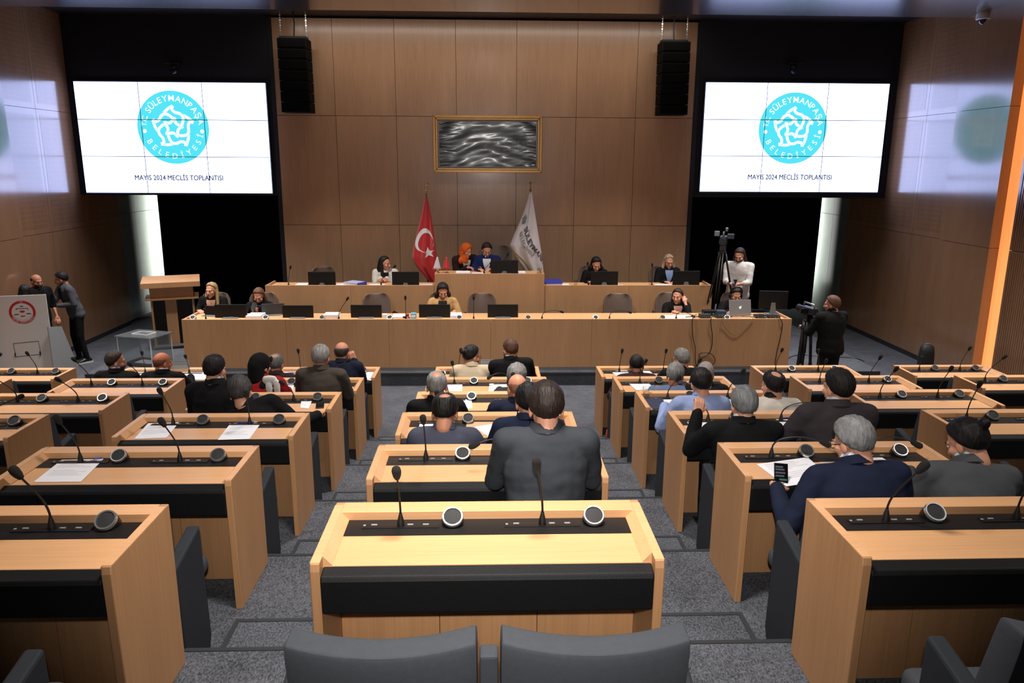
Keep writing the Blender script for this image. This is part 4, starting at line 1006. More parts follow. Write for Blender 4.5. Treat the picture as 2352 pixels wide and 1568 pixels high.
def deco_white(r, surf):
    def txt(s, size, u0, t0, m_, nm, du, dt, bold):
        m = MB(); me = text_mesh(s, size, bold=bold, align='LEFT')
        vs = []
        for v in me.vertices:
            # baseline runs down the cloth to the right
            a = R(-58); x = v.co.x*cos(a)-v.co.y*sin(a); y = v.co.x*sin(a)+v.co.y*cos(a)
            vs.append(surf(min(.99, max(.0, t0-y*dt)), max(-.99, min(.99, u0+x*du)), .012+v.co.z))
        m.add(vs, [tuple(p.vertices) for p in me.polygons]); bpy.data.meshes.remove(me); m.build(nm, m_, r)
    txt('SÜLEYMANPAŞA', .17, -.20, .405, mat('charcoal_print', (66, 64, 66), .6), 'name_lettering', 2.6, .60, .004)
    txt('BELEDİYESİ', .125, -.55, .455, mat('grey_print', (128, 124, 122), .6), 'name_lettering', 2.6, .60, .0)
    m = MB(); vs = []; k2 = MB(); knot(k2, .15, 0, .10, 0)
    m.add([surf(.315-v[2]*.62, max(-.99, min(.99, -.52+v[0]*3.0)), .012) for v in k2.v], k2.f); m.build('emblem_knot', mat('green_print', (48, 92, 84), .6), r)
    m = MB(); q = [(-1, .66), (-.9, .72), (-.55, .86), (-.25, .985)]
    m.tube([surf(t, max(-.98, u), .012) for u, t in q], .012, 6); m.build('gold_fringe', mat('gold_fringe', (150, 126, 60), .6), r)
flag(13.75, [(452, 977, 981), (475, 972, 986), (500, 966, 991), (525, 960, 995), (550, 954, 999), (572, 949, 1002), (590, 946, 1004), (610, 955, 1006), (630, 972, 1008), (652, 990, 1010)], mat('red_satin', (190, 16, 26), .35, sheen=.3, bump=.05, bump_scale=30), 'red flag with white crescent and star draped on a pole', 'national_flag', fin_crescent, deco_red)
flag(13.75, [(440, 1216, 1221), (460, 1211, 1224), (490, 1201, 1229), (515, 1191, 1233), (540, 1180, 1237), (563, 1171, 1241), (580, 1178, 1244), (600, 1190, 1246), (623, 1206, 1249)], mat('white_satin', (205, 200, 204), .35, sheen=.3, bump=.05, bump_scale=30), 'white satin flag with municipal lettering draped on a pole', 'municipal_flag', fin_spear, deco_white)
# small table flags on the presiding podium
for px, m_, lb in ((1005, MATS['white_satin'], 'small white table flag at the left corner of the presiding podium'), (1026, MATS['red_satin'], 'small red table flag before the orange headscarf')):
    a = at(px, 622, Y=13.2)
    r = empty('table_flag', (a.x, 13.2, CZ), 0, lb, 'flag', 'small table flags')
    MB().lathe([(.035, 0), (.03, .012), (.008, .02)], 14).build('foot', BRASS, r, smooth=.7); MB().tube([(0, 0, .01), (0, 0, .30)], .004, 6).build('staff', BRASS, r)
    m = MB(); rings = []
    for j in range(9):
        t = j/8; w_ = .01+.06*t; rings.append([(w_*cos(2*pi*i/12)*(1+.15*sin(3*i))-.01*t, .5*w_*sin(2*pi*i/12), .28-.21*t) for i in range(12)])
    m.loft(rings); m.build('cloth', m_, r, smooth=1)

# ================================================================ VIDEO CAMERAS ON TRIPODS, BAGS
def tripod(p, h, label, spread=.42, rz=0, nm='tripod', rleg=.016):
    r = empty(nm, p, rz, label, 'tripod', 'camera tripods')
    MB().lathe([(.05, h-.06), (.06, h-.02), (.045, h)], 14).build('bowl', BLKM, r, smooth=.7)
    for k in range(3):
        a = R(90+120*k); e = V((spread*cos(a), spread*sin(a), .01)); t = V((.05*cos(a), .05*sin(a), h-.04)); q = V((-sin(a), cos(a), 0))*.022
        m = MB(); m.tube([t+q, e.lerp(t, .45)+q], rleg*.7, 8); m.tube([t-q, e.lerp(t, .45)-q], rleg*.7, 8); m.tube([e.lerp(t, .5), e], rleg, 8); m.build('leg', BLKM, r, smooth=1)
        MB().ball(e+V((0, 0, .01)), .025, 8, 6).build('rubber_foot', BLKM, r)
    MB().tube([(0, 0, h-.5), (0, 0, h)], .018, 8).build('centre_column', BLKM, r)
    return r
# camera of the standing operator, right of the podium
ct_ = at(1856, 722, Y=10.35)
tripod((ct_.x, 10.35, 0), ct_.z-.06, 'black tripod carrying the camcorder right of the podium', .13, R(15), rleg=.026)
r = empty('camcorder', (ct_.x, 10.35, ct_.z-.06), R(12), 'small black camcorder on the tripod right of the podium', 'video camera')
MB().box(-.045, .045, -.05, .05, 0, .07).build('fluid_head', BLKM, r, bevel=.008)
MB().box(-.05, .05, -.15, .13, .075, .17).build('body', mat('dark_grey_plastic', (44, 46, 50), .4), r, bevel=.01)
MB().lathe([(.042, 0), (.042, .07), (.05, .075), (.05, .10)], 16, T=M.Translation((0, .13, .12)) @ M.Rotation(R(-90), 4, 'X')).build('lens_barrel', BLKM, r, smooth=.6)
MB().tube([(0, -.13, .17), (0, -.12, .215), (0, .1, .22), (0, .12, .17)], .012, 8).build('handle', STEEL, r, smooth=1)
MB().box(-.16, -.05, -.06, -.05, .09, .16).build('flip_screen', BLKM, r); MB().tube([(.05, -.05, .04), (.14, -.34, -.02)], .009, 8).build('pan_bar', BLKM, r)
# camera on the tall tripod behind the podium
tc_ = at(1660, 575, Y=12.75)
tripod((tc_.x, 12.75, .2), tc_.z-.2, 'tall black tripod behind the right end of the lower podium', .42, R(30))
r = empty('broadcast_camera', (tc_.x, 12.75, tc_.z), R(160), 'rigged video camera on the tall tripod before the right curtain', 'video camera')
MB().box(-.05, .05, -.06, .06, 0, .09).build('fluid_head', mat('dark_grey_plastic', (44, 46, 50), .4), r, bevel=.008)
MB().ball((0, -.06, .03), .02, 10, 8).build('red_knob', mat('red_knob', (150, 30, 30), .4), r, smooth=1)
MB().box(-.06, .06, -.16, .12, .1, .24).build('body', BLKM, r, bevel=.012)
MB().lathe([(.045, 0), (.045, .1), (.06, .11), (.06, .15)], 16, T=M.Translation((0, .12, .17)) @ M.Rotation(R(-90), 4, 'X')).build('lens_barrel', BLKM, r, smooth=.6)
MB().box(-.17, -.06, -.05, .05, .2, .28).build('monitor', MATS['dark_grey_plastic'], r, bevel=.006); MB().box(.07, .15, -.04, .05, .24, .32).build('wireless_box', GREYM, r, bevel=.006)
MB().tube([(0, -.14, .24), (0, -.12, .30), (0, .08, .31), (0, .1, .24)], .012, 8).build('handle', GREYM, r, smooth=1); MB().tube([(0, -.1, .05), (.1, -.45, -.1)], .01, 8).build('pan_bar', BLKM, r)
MB().lathe([(.02, 0), (.026, .05), (.01, .06)], 12, T=M.Translation((-.05, .1, .33))).build('lamp_head', STEEL, r, smooth=.7)
# black bag against the right wall
p = at(2128, 832, Z=.0)
r = empty('backpack', (7.0, 11.9, 0), R(-20), 'tall black bag standing on the floor near the right wall', 'bag')
p = at(2128, 815, Y=11.5); r.location = (p.x, 11.5, 0); hb_ = at(2128, 791, Y=11.5).z
MB().ball((0, 0, hb_*.5), (.115, .10, hb_*.52), 16, 12, fn=lambda d: 1/max(abs(d.x), abs(d.y), abs(d.z))**.55).build('bag_body', mat('black_nylon', (24, 25, 27), .6, bump=.3, bump_scale=20), r, smooth=1)
MB().tube([(-.05, 0, hb_*.98), (-.03, 0, hb_*1.02), (.03, 0, hb_*1.02), (.05, 0, hb_*.98)], .008, 8).build('carry_loop', GREYM, r, smooth=1)
MB().box(-.08, .08, -.125, -.09, hb_*.15, hb_*.45).build('front_pocket', MATS['black_nylon'], r, bevel=.015)
# orange-red bag on the floor beside the fourth seat right of the aisle
p = at(1391, 1000, Z=F(6)+.02)
r = empty('shoulder_bag', (1.56, D(6)-.72, F(6)), R(10), 'small orange red bag on the floor under the front right desk', 'bag')
MB().ball((0, 0, .09), (.10, .06, .10), 14, 10, fn=lambda d: 1/max(abs(d.x), abs(d.y), abs(d.z))**.5).build('bag_body', mat('orange_red_cloth', (190, 58, 28), .6, bump=.3, bump_scale=20), r, smooth=1)
MB().tube([(-.06, 0, .17), (-.03, 0, .25), (.03, 0, .25), (.06, 0, .17)], .007, 8).build('strap', BLKM, r, smooth=1)

# ================================================================ PEOPLE
def sst(a, b, x): t = max(0, min(1, (x-a)/(b-a))) if a != b else float(x > a); return t*t*(3-2*t)
def cloth_mat(col, rough=.85):
    nm = 'cloth_%d_%d_%d' % col
    return mat(nm, col, rough, spec=.2, noise_amt=.10, noise_scale=5, bump=.7, bump_scale=7)
def skin_mat(col): return mat('skin_%d_%d_%d' % col, col, .5, spec=.35, noise_amt=.05, noise_scale=25)
def hair_mat(col, col2=None):
    nm = 'hair_%d_%d_%d' % col+('_m' if col2 else '')
    return mat(nm, col, .55, spec=.3, noise_amt=.3, noise_scale=34, stretch=(1.6, .5, .35), bump=.9, bump_scale=46, col2=col2)
SK, SK2, SK3 = (208, 150, 122), (188, 128, 100), (140, 92, 72)
BLACKH, DARKH, GREYH, LGREYH, BROWNH = (22, 19, 18), (38, 29, 25), (98, 96, 94), (148, 146, 143), (84, 58, 42)
def hand_template(curl):
    m = MB()
    for x in (-.026, -.009, .009, .026): m.cap((x*.8, .005, 0), (x, .082, .0), .016, .0135, 8)
    for x, L in ((-.030, .072), (-.010, .082), (.010, .077), (.029, .060)):
        p = V((x, .082, 0)); a = curl*.45
        for k, f in enumerate((.45, .32, .23)):
            q = p+V((x*.06, cos(a), -sin(a)))*L*f; m.cap(p, q, .0098-.0012*k, .0092-.0012*k, 8); p = q; a += curl*.75
    m.cap((-.028, .022, -.006), (-.056, .056, -.014), .0135, .0115, 8); m.cap((-.056, .056, -.014), (-.058+.02*curl, .090, -.022-.01*curl), .0115, .009, 8)
    m.cap((0, -.016, -.004), (0, .012, 0), .024, .03, 10)
    return remesh(m, .0055, 2)
HAND = {'flat': hand_template(.35), 'rest': hand_template(.8), 'grip': hand_template(1.35)}
def head_template(male):
    m = MB(); j = 1.0 if male else .93
    m.ball((0, -.012, .035), (.075, .095, .088), 28, 18)
    m.ball((0, .030, -.030), (.060*j, .064, .080), 24, 16); m.ball((0, .060, -.088), (.030*j, .030, .026), 14, 10)
    m.ball((0, .072, .026), (.052, .024, .016), 16, 10)
    m.cap((0, .092, .014), (0, .110, -.026), .0095, .0145, 10); m.ball((-.012, .098, -.030), (.009, .010, .008)); m.ball((.012, .098, -.030), (.009, .010, .008))
    for s_ in (-1, 1):
        m.ball((s_*.042, .060, -.018), (.024, .026, .022)); m.ball((s_*.077, -.006, -.012), (.010, .021, .032), 14, 10)
    m.cap((0, -.024, -.04), (0, -.026, -.10), .054*j, .054*j, 16)
    return remesh(m, .0068, 3)
HEADT = {True: head_template(True), False: head_template(False)}
HC, HR_ = V((0, -.012, .035)), V((.0775, .0975, .0905))
def hair_fn(style, thick, seed):
    def lim(y):
        pts = [(-1, -.9), (-.55, -.82), (-.2, -.50), (.08, -.14), (.22, .08), (.42, .30), (.62, .60), (.72, .70), (.8, .95), (1, 1.3)]
        for (a, va), (b, vb) in zip(pts, pts[1:]):
            if y <= b: return va+(vb-va)*(y-a)/(b-a)
        return 1.3
    def f(d):
        m = sst(lim(d.y)-.07, lim(d.y)+.07, d.z)
        if style == 'bald': m *= 1-sst(.15, .5, d.z+.25*d.y*(d.y > 0))
        elif style == 'crown': m *= 1-.97*sst(.80, .93, d.dot(V((0, -.42, .907))))
        elif style == 'receding': m *= 1-sst(.55, .8, d.dot(V((0, .35, .936))))*.98
        elif style == 'none': m = 0
        elif style == 'cap': m = 1-sst(.62, .80, d.y-.55*abs(d.x)*.0-.28*max(0, d.z)) if d.z > -.95 else 1
        p = V((d.x*3, d.y*3, d.z*3+seed))
        nz = .45*noise.noise(p*1.2)+.35*noise.noise(V((p.x*5, p.y*2.2, p.z*2.2)))+.2*noise.noise(V((p.x*13, p.y*5, p.z*5)))
        t = thick*(1+.55*nz)*(1+.25*max(0, d.z))
        return 1+(t/.09)*m-.17*(1-m)
    return f
def person(label, px, py, Y, zf, rot=0, seat=True, lean=8, side=0, twist=0, head=(0, 12, 0), hl=(-.17, .42, .775), hr=(.17, .42, .775), bw=1.0, cloth=(18, 18, 20), shirt=None, trousers=(26, 26, 29), skin=SK, hair=('short', DARKH, .012), male=True, glasses=False, beard=None, sleeve=1.0, hands=('rest', 'rest'), deep=1.0, lt=None, k=1.0, under=None, vneck=False, collar=True, group='people seated at the council desks', extra_hair=None, scarf=None, shoes=(20, 20, 22), stance=0.0, hip=None, legs=True):
    rot = R(rot); tgt = at(px, py, Y=Y); hy, hp, hrl = head
    q = M.Rotation(R(-lean), 3, 'X') @ M.Rotation(R(side), 3, 'Y')
    u = (q @ V((0, 0, 1))).normalized()
    r_ = (M.Rotation(R(twist), 3, u) @ (q @ V((1, 0, 0)))).normalized(); f_ = u.cross(r_).normalized()
    zrel = tgt.z-zf
    nk = (u*.6+V((0, 0, 1))*.4+f_*.10).normalized()
    if seat:
        hz = .54*k; L = (zrel-hz-.116*k*nk.z)/u.z if lt is None else lt; L = max(.38, min(.62, L))
        hz = zrel-.116*k*nk.z-L*u.z
    else:
        k = zrel/(.96+.525*u.z+.116*nk.z); hz = .96*k; L = .525*k
    P0 = V((0, 0, hz)); N = P0+u*L; H = N+nk*.116*k
    wr = M.Rotation(rot, 3, 'Z'); w0 = V((tgt.x, tgt.y, zf))-(wr @ V((H.x, H.y, 0)))
    root = empty('person', (w0.x, w0.y, zf), rot, label, 'person', group)
    def ring(t, a, b, n=18, up=0):
        c = P0+u*(L*t)
        return [c+r_*(a*k*cos(2*pi*i/n))+f_*(b*k*sin(2*pi*i/n)) for i in range(n)]
    JR = [(-.20, .165, .115), (-.10, .185, .13), (.10, .178, .13), (.30, .166, .122), (.55, .184, .128), (.76, .196, .122), (.89, .182, .108), (.97, .135, .092), (1.05, .074, .072)]
    S = {s_: N-u*.052*k+r_*(s_*.178*k*bw) for s_ in (-1, 1)}
    arms = {}
    for s_, tg in ((-1, hl), (1, hr)):
        T = V(tg); L1, L2 = .285*k, .255*k
        # targets are given relative to the floor under the hip, in the body's own facing
        d = T-S[s_]; dist = d.length
        if dist > (L1+L2)*.985: T = S[s_]+d*((L1+L2)*.985/dist); d = T-S[s_]; dist = d.length
        dist = max(dist, abs(L1-L2)+.05)
        a = (L1*L1-L2*L2+dist*dist)/(2*dist); hgt = sqrt(max(0, L1*L1-a*a)); dn_ = d.normalized()
        pole = V((s_*.45, -.45, -.8)) if T.z < .9 or not seat else V((s_*.35, .05, -1)); pole = (pole-dn_*pole.dot(dn_)).normalized()
        arms[s_] = (S[s_]+dn_*a+pole*hgt, T)
    # ---- body: one fused skin under the clothes, with head and hands
    m = MB()
    m.loft([ring(t, a*.78*bw, b*.72) for t, a, b in JR[:-1]]); m.cap(N-u*.05+f_*.02, H-nk*.05-f_*.006, .047, .050, 12)
    if legs:
        if seat:
            kn = {s_: V((s_*.11, .44, .50)) for s_ in (-1, 1)}; an = {s_: V((s_*.12, .42, .085)) for s_ in (-1, 1)}; hj = {s_: P0+V((s_*.09, .02, -.03)) for s_ in (-1, 1)}
        else:
            hj = {s_: P0+V((s_*.085*k, 0, -.02)) for s_ in (-1, 1)}; kn = {s_: V((s_*(.10+stance*.5)*k, .03+.05*s_*stance*4, .50*k)) for s_ in (-1, 1)}; an = {s_: V((s_*(.10+stance)*k, -.02+.10*s_*stance*4, .085)) for s_ in (-1, 1)}
        for s_ in (-1, 1): m.cap(hj[s_], kn[s_], .07*k, .05*k, 10); m.cap(kn[s_], an[s_], .045*k, .035*k, 10)
    for s_ in (-1, 1): m.cap(S[s_], arms[s_][0], .045*k, .038*k, 10); m.cap(arms[s_][0], arms[s_][1], .037*k, .027*k, 10)
    body = remesh(m, .022, 2)
    MH = (M.Rotation(R(hy), 4, 'Z') @ M.Rotation(R(-hp), 4, 'X') @ M.Rotation(R(hrl), 4, 'Y'))
    MH = M.Translation(H) @ MH @ M.Scale(k*1.03, 4)
    ht = HEADT[male]; body.add(ht.v, ht.f, 0, MH)
    for s_ in (-1, 1):
        body.ball((s_*.029, .0855, .010), (.012, .007, .0075), 8, 6, 2, MH); body.ball((s_*.029, .0905, .010), (.0055, .003, .0058), 8, 6, 3, MH)
        mm = MB(); mm.cap((s_*.014, .096, .030), (s_*.044, .086, .031), .0045, .003, 6); body.add(mm.v, mm.f, 4, MH)
    body.ball((0, .0965, -.060), (.021, .007, .0065), 10, 6, 1, MH)
    wh = {}
    for i, s_ in enumerate((-1, 1)):
        E_, T = arms[s_]; y_ = (T-E_).normalized(); y_ = V((y_.x*.8-s_*.25, y_.y, min(y_.z, -.04))).normalized() if T.z < .92 and y_.z > -.5 and seat else y_; z_ = V((0, 0, 1)) if abs(y_.z) < .85 else V((0, -1, 0)); x_ = y_.cross(z_).normalized(); z_ = x_.cross(y_)
        B = M(((x_.x*s_, y_.x, z_.x, T.x), (x_.y*s_, y_.y, z_.y, T.y), (x_.z*s_, y_.z, z_.z, T.z), (0, 0, 0, 1))) @ M.Scale(k, 4)
        h_ = HAND[hands[i]]; body.add(h_.v, h_.f, 0, B); wh[s_] = M.LocRotScale(V((w0.x, w0.y, zf)), M.Rotation(rot, 3, 'Z').to_quaternion(), None) @ B
    body.build('body', [skin_mat(skin), mat('lips', (168, 92, 84), .45), mat('eye_white', (214, 208, 202), .3), mat('iris', (30, 22, 18), .2), hair_mat(hair[1] if hair[0] != 'none' else DARKH)], root, smooth=1)
    # ---- upper garment
    m = MB(); m.loft([ring(t, a*bw*(1.03 if t > .2 else 1.06), b*deep*1.04) for t, a, b in JR])
    for s_ in (-1, 1):
        E_, T = arms[s_]; We = E_.lerp(T, sleeve)
        m.cap(N-u*.036*k+r_*(s_*.05*k)-f_*.01, S[s_]+u*.004, .068*k, .070*k, 14); m.cap(S[s_], E_, .073*k, .058*k, 14)
        if sleeve > .05: m.cap(E_, We, .057*k, .057*k*(1-sleeve)+.043*k*sleeve, 14)
    gm = remesh(m, .0135, 4); gm.v = [tuple(V(v)+noise.noise_vector(V((v[0]*5+px, v[1]*5, v[2]*11)))*.0075+noise.noise_vector(V((v[0]*13, v[1]*13, v[2]*24+px)))*.0035) for v in gm.v]; nm_ = 'jacket' if collar else 'top'
    gm.build(nm_, cloth_mat(cloth), root, smooth=1)
    # ---- collar(s): bands round the neck, higher at the back
    def band(rad, up, tall, m_, nm, open_=0.0, th=.010):
        vs = []; n = 26; prof = [(0, -tall/2), (th, -tall/2*.8), (th*.7, tall/2), (0, tall/2)]
        a0, a1 = R(90+open_), R(450-open_)
        for i in range(n+1):
            a = a0+(a1-a0)*i/n; bk = .5-.5*sin(a)
            for pr, pz in prof:
                c = N+u*(up+pz+.022*bk)+f_*(.004)
                rr = rad+pr-pz*.25
                vs.append(c+r_*(rr*cos(a))+f_*(rr*1.08*sin(a)))
        mb = MB(); mb.add([v for v in vs], [(i*4+j, i*4+(j+1) % 4, (i+1)*4+(j+1) % 4, (i+1)*4+j) for i in range(n) for j in range(4)]+[(0, 1, 2, 3), (n*4+3, n*4+2, n*4+1, n*4)])
        mb.build(nm, m_, root, smooth=.9)
    if collar: band(.070*k, .012, .050, cloth_mat(cloth), 'jacket_collar', 24, .016)
    if shirt: band(.062*k, .030, .046, cloth_mat(shirt, .7), 'shirt_collar', 12, .008)
    if vneck:
        vs = []; n = 12; rows = [(.42, .01), (.60, .035), (.78, .06), (.90, .072), (.98, .068)]
        sc_ = MB()
        for t, wv in rows:
            b = [x for x in zip(JR, JR[1:]) if x[0][0] <= t <= x[1][0]][0]; g = (t-b[0][0])/(b[1][0]-b[0][0]); A = b[0][1]+(b[1][1]-b[0][1])*g; Bd = b[0][2]+(b[1][2]-b[0][2])*g
            for i in range(n+1):
                x = -wv+2*wv*i/n; y = Bd*deep*1.04*sqrt(max(0, 1-(x/(A*1.03))**2))+.009
                vs.append(P0+u*(L*t)+r_*(x*k)+f_*(y*k))
        nv = len(vs); vs += [v-f_*.03 for v in vs]
        fs = [(j*(n+1)+i, j*(n+1)+i+1, (j+1)*(n+1)+i+1, (j+1)*(n+1)+i) for j in range(len(rows)-1) for i in range(n)]
        sc_.add(vs, fs+[tuple(reversed([i+nv for i in f])) for f in fs]); sc_.build('shirt_front', cloth_mat(under or shirt or (225, 225, 228), .7), root, smooth=1)
    # ---- trousers and shoes
    if legs:
        m = MB(); m.loft([ring(t, a, b) for t, a, b in ((-.24, .15, .11), (-.1, .175, .12), (.04, .17, .118))])
        for s_ in (-1, 1): m.cap(hj[s_], kn[s_], .092*k, .070*k, 12); m.cap(kn[s_], an[s_]+V((0, 0, .01)), .066*k, .052*k, 12)
        remesh(m, .017, 3).build('trousers', cloth_mat(trousers), root, smooth=1)
        for s_ in (-1, 1):
            a = an[s_]; m = MB(); m.loft([[(a.x+w_*cos(2*pi*i/12)*k, a.y+yy+.0*i, .006+max(0, h2*(.5+.5*sin(2*pi*i/12)))) for i in range(12)] for yy, w_, h2 in ((-.075, .02, .05), (-.06, .036, .085), (0, .038, .10), (.08, .045, .065), (.14, .044, .045), (.18, .02, .025))])
            sh = m.build('shoe', mat('shoe_%d_%d_%d' % shoes, shoes, .4), root, smooth=.9)
            if seat is False: MB().box(a.x-.046*k, a.x+.046*k, a.y-.08, a.y+.18, .0, .022).build('sole', mat('sole_white', (206, 204, 200), .6) if shoes == (22, 22, 24) else BLKM, sh)
    # ---- hair, beard, glasses, headscarf
    st, hc, th = hair[0], hair[1], hair[2] if len(hair) > 2 else .012
    hc2 = hair[3] if len(hair) > 3 else None
    if st != 'none' and not scarf:
        m = MB(); m.ball(HC, tuple(HR_), 44, 30, fn=hair_fn(st, th, px*.013))
        if extra_hair:
            for a, b, ra, rb in extra_hair: m.cap(a, b, ra, rb, 12)
            m = remesh(m, .0075, 2)
        m.v = [tuple(MH @ V(v)) for v in m.v]; m.build('hair', hair_mat(hc, hc2), root, smooth=1)
    if scarf:
        m = MB(); m.ball(HC, (.089, .108, .102), 40, 28, fn=hair_fn('cap', .004, 1)); m.cap((0, -.05, 0.02), (0, -.04, -.12), .085, .085, 16); m.cap((0, .01, -.11), (0, .0, -.16), .075, .10, 16); m.cap((-.07, -.02, -.18), (.07, -.02, -.18), .075, .075, 14)
        m = remesh(m, .0085, 3); m.v = [tuple(MH @ V(v)) for v in m.v]; m.build('headscarf', cloth_mat(scarf), root, smooth=1)
    if beard:
        m = MB(); m.ball((0, .032, -.052), (.063, .066, .064), 28, 20, fn=lambda d: 1+.02*noise.noise(d*9)-.13*sst(.12, .4, d.z)-.15*sst(.1, -.25, d.y)); m.cap((-.02, .098, -.046), (.02, .098, -.046), .007, .007, 8)
        m.v = [tuple(MH @ V(v)) for v in m.v]; m.build('beard', hair_mat(beard), root, smooth=1)
    if glasses:
        m = MB()
        for s_ in (-1, 1):
            m.tube([(s_*.031+.024*cos(2*pi*i/16), .100, .008+.018*sin(2*pi*i/16)) for i in range(17)], .0022, 6); m.tube([(s_*.055, .098, .012), (s_*.078, .05, .012), (s_*.080, -.01, .006)], .0024, 6)
        m.tube([(-.008, .104, .012), (.008, .104, .012)], .002, 6)
        m.v = [tuple(MH @ V(v)) for v in m.v]; m.build('glasses', mat('glasses_frame', (22, 22, 24), .3), root, smooth=1)
    return dict(root=root, hands=wh, MH=MH, N=N, u=u)
GA = 'people seated at the council desks'; GP = 'people seated at the podiums'; GS = 'people standing'
def aud(b, n, px, py, off, label, **kw): return person(label, px, py, D(n)-off, F(n), **kw)
GH = (GREYH, (60, 58, 57))
# ---- middle column
aud('C', 2, 1254, 938, .78, 'person in charcoal suit seen from behind, second row, middle column', cloth=(54, 57, 62), lean=6, head=(4, 14, 0), bw=1.10, deep=1.06, hair=('short', DARKH, .013), hl=(-.20, .42, .775), hr=(.20, .42, .775))
aud('C', 3, 1213, 925, .78, 'person in navy suit at the right seat, third row, middle column', cloth=(22, 27, 50), lean=14, head=(10, 14, 0), hair=('short', BLACKH, .013))
aud('C', 4, 1188, 893, .78, 'person in navy suit at the right seat, fourth row, middle column', cloth=(21, 26, 47), lean=12, head=(15, 10, 0), skin=(214, 148, 116), hair=('bald', (170, 112, 86), .002))
aud('C', 5, 1187, 868, .80, 'person in dark grey jacket at the right seat, fifth row, middle column', cloth=(42, 44, 49), lean=12, head=(-10, 14, 0), hair=('short', LGREYH, .026, (96, 95, 94)))
aud('C', 3, 1022, 948, .76, 'person in blue grey jacket, third row, middle column', cloth=(67, 70, 85), lean=14, head=(-4, 26, 0), hair=('crown', BLACKH, .013), skin=SK2)
aud('C', 4, 1003, 889, .78, 'person in black jacket at the left seat, fourth row, middle column', cloth=(14, 14, 16), shirt=(210, 215, 225), lean=12, head=(4, 16, 0), hair=('crown', GREYH, .010, (150, 148, 146)), skin=SK2)
aud('C', 6, 1083, 819, .78, 'person in cream jacket and glasses turned right at the front middle desk', cloth=(206, 188, 160), shirt=(200, 184, 160), lean=10, head=(-52, 12, 0), hair=('short', BLACKH, .014), extra_hair=[((0, -.10, .045), (0, -.13, .05), .036, .034)], glasses=True, beard=(70, 60, 54))
aud('C', 6, 1172, 804, .82, 'person in black suit turned to talk at the front middle desk', cloth=(16, 16, 18), shirt=(228, 228, 232), lean=8, side=-4, head=(28, 10, 0), bw=1.12, hair=('short', BROWNH, .010), beard=DARKH)
# ---- columns left of the middle
aud('L', 6, 786, 810, .80, 'person in navy jacket with hand at chin, front row left of middle', cloth=(24, 29, 47), lean=8, head=(-12, 6, 0), skin=(205, 140, 110), hair=('bald', (60, 52, 48), .008), hr=(.10, .30, 1.02), hands=('rest', 'grip'))
aud('L', 6, 634, 838, .80, 'person in dark red top half hidden by the black headscarf', cloth=(49, 32, 32), lean=14, head=(-8, 14, 0), skin=(180, 120, 96), hair=('crown', GREYH, .009))
aud('L', 5, 737, 822, .80, 'person in brown jacket, fifth row, first column left of middle', cloth=(68, 60, 54), lean=6, head=(-4, 8, 0), bw=1.05, hair=('short', GREYH, .013, (140, 139, 138)), skin=SK2)
wh_ = aud('L', 5, 598, 842, .80, 'person in black headscarf and red coat, fifth row left of middle', cloth=(150, 26, 28), lean=8, head=(-30, 8, 0), scarf=(14, 14, 15), male=False, hair=('none', BLACKH), shirt=(20, 20, 20))
# white bow on her coat
m = MB(); c_ = wh_['N']+V((.14, -.10, -.02))
for b, rr in (((-.02, 0, .03), (.075, .022, .048)), ((.05, -.012, -.05), (.032, .018, .09)), ((-.03, -.012, -.06), (.034, .018, .075))): m.ball(c_+V(b), rr, 16, 12, fn=lambda d: 1/max(abs(d.x), abs(d.y), abs(d.z))**.35)
MB().ball(c_+V((-.30, .05, .0)), (.07, .04, .05), 16, 10).build('white_scarf_end', cloth_mat((222, 220, 212)), wh_['root'], smooth=1)
remesh(m, .009, 3).build('white_bow', cloth_mat((222, 220, 212)), wh_['root'], smooth=1)
aud('L', 4, 493, 850, .74, 'person in black suit sitting upright, fourth row left of middle', cloth=(18, 18, 20), shirt=(200, 204, 214), lean=6, side=-2, head=(-6, 10, 2), hair=('short', BLACKH, .009), bw=1.05)
aud('L', 4, 553, 903, .97, 'person in black leaning far left towards the neighbour, fourth row', cloth=(13, 13, 14), lean=9, side=-24, twist=10, head=(4, 20, -10), hair=('short', (74, 72, 71), .020, (40, 38, 37)), bw=1.15, lt=.50, hr=(.30, .40, .775))
aud('LL', 6, 266, 832, .80, 'person in black jacket turned right, left seat, front row, second column left', cloth=(13, 13, 14), shirt=(214, 214, 218), lean=6, head=(-58, 6, 0), hair=('short', (52, 38, 32), .009), beard=(56, 42, 36), bw=1.05)
aud('LL', 6, 373, 834, .80, 'person in black jacket turned right, right seat, front row, second column left', cloth=(12, 12, 13), shirt=(220, 222, 226), lean=6, head=(-40, 8, 0), hair=('bald', (132, 82, 62), .002), skin=(196, 118, 84), bw=1.05)
# ---- columns right of the middle
aud('R', 6, 1462, 840, .72, 'person in dark red bent low, left seat, front row right of middle', cloth=(60, 34, 31), lean=24, head=(-6, 24, 0), hair=('short', BLACKH, .009), skin=SK3, lt=.5)
aud('R', 6, 1565, 826, .80, 'person with glasses in black, right seat, front row right of middle', cloth=(16, 16, 17), lean=10, head=(32, 14, 0), hair=('short', LGREYH, .012, (84, 82, 80)), glasses=True, skin=SK2)
aud('R', 5, 1551, 863, .72, 'person in blue shirt bent over the fifth row desk right of middle', cloth=(96, 110, 140), collar=False, shirt=(96, 110, 140), lean=20, head=(-24, 22, 0), hair=('short', GREYH, .014, (60, 58, 57)), skin=SK3)
aud('R', 5, 1620, 860, .76, 'person in black jacket, right seat, fifth row right of middle', cloth=(18, 18, 19), lean=14, head=(-8, 14, 0), hair=('short', (150, 140, 134), .006), skin=(196, 140, 120))
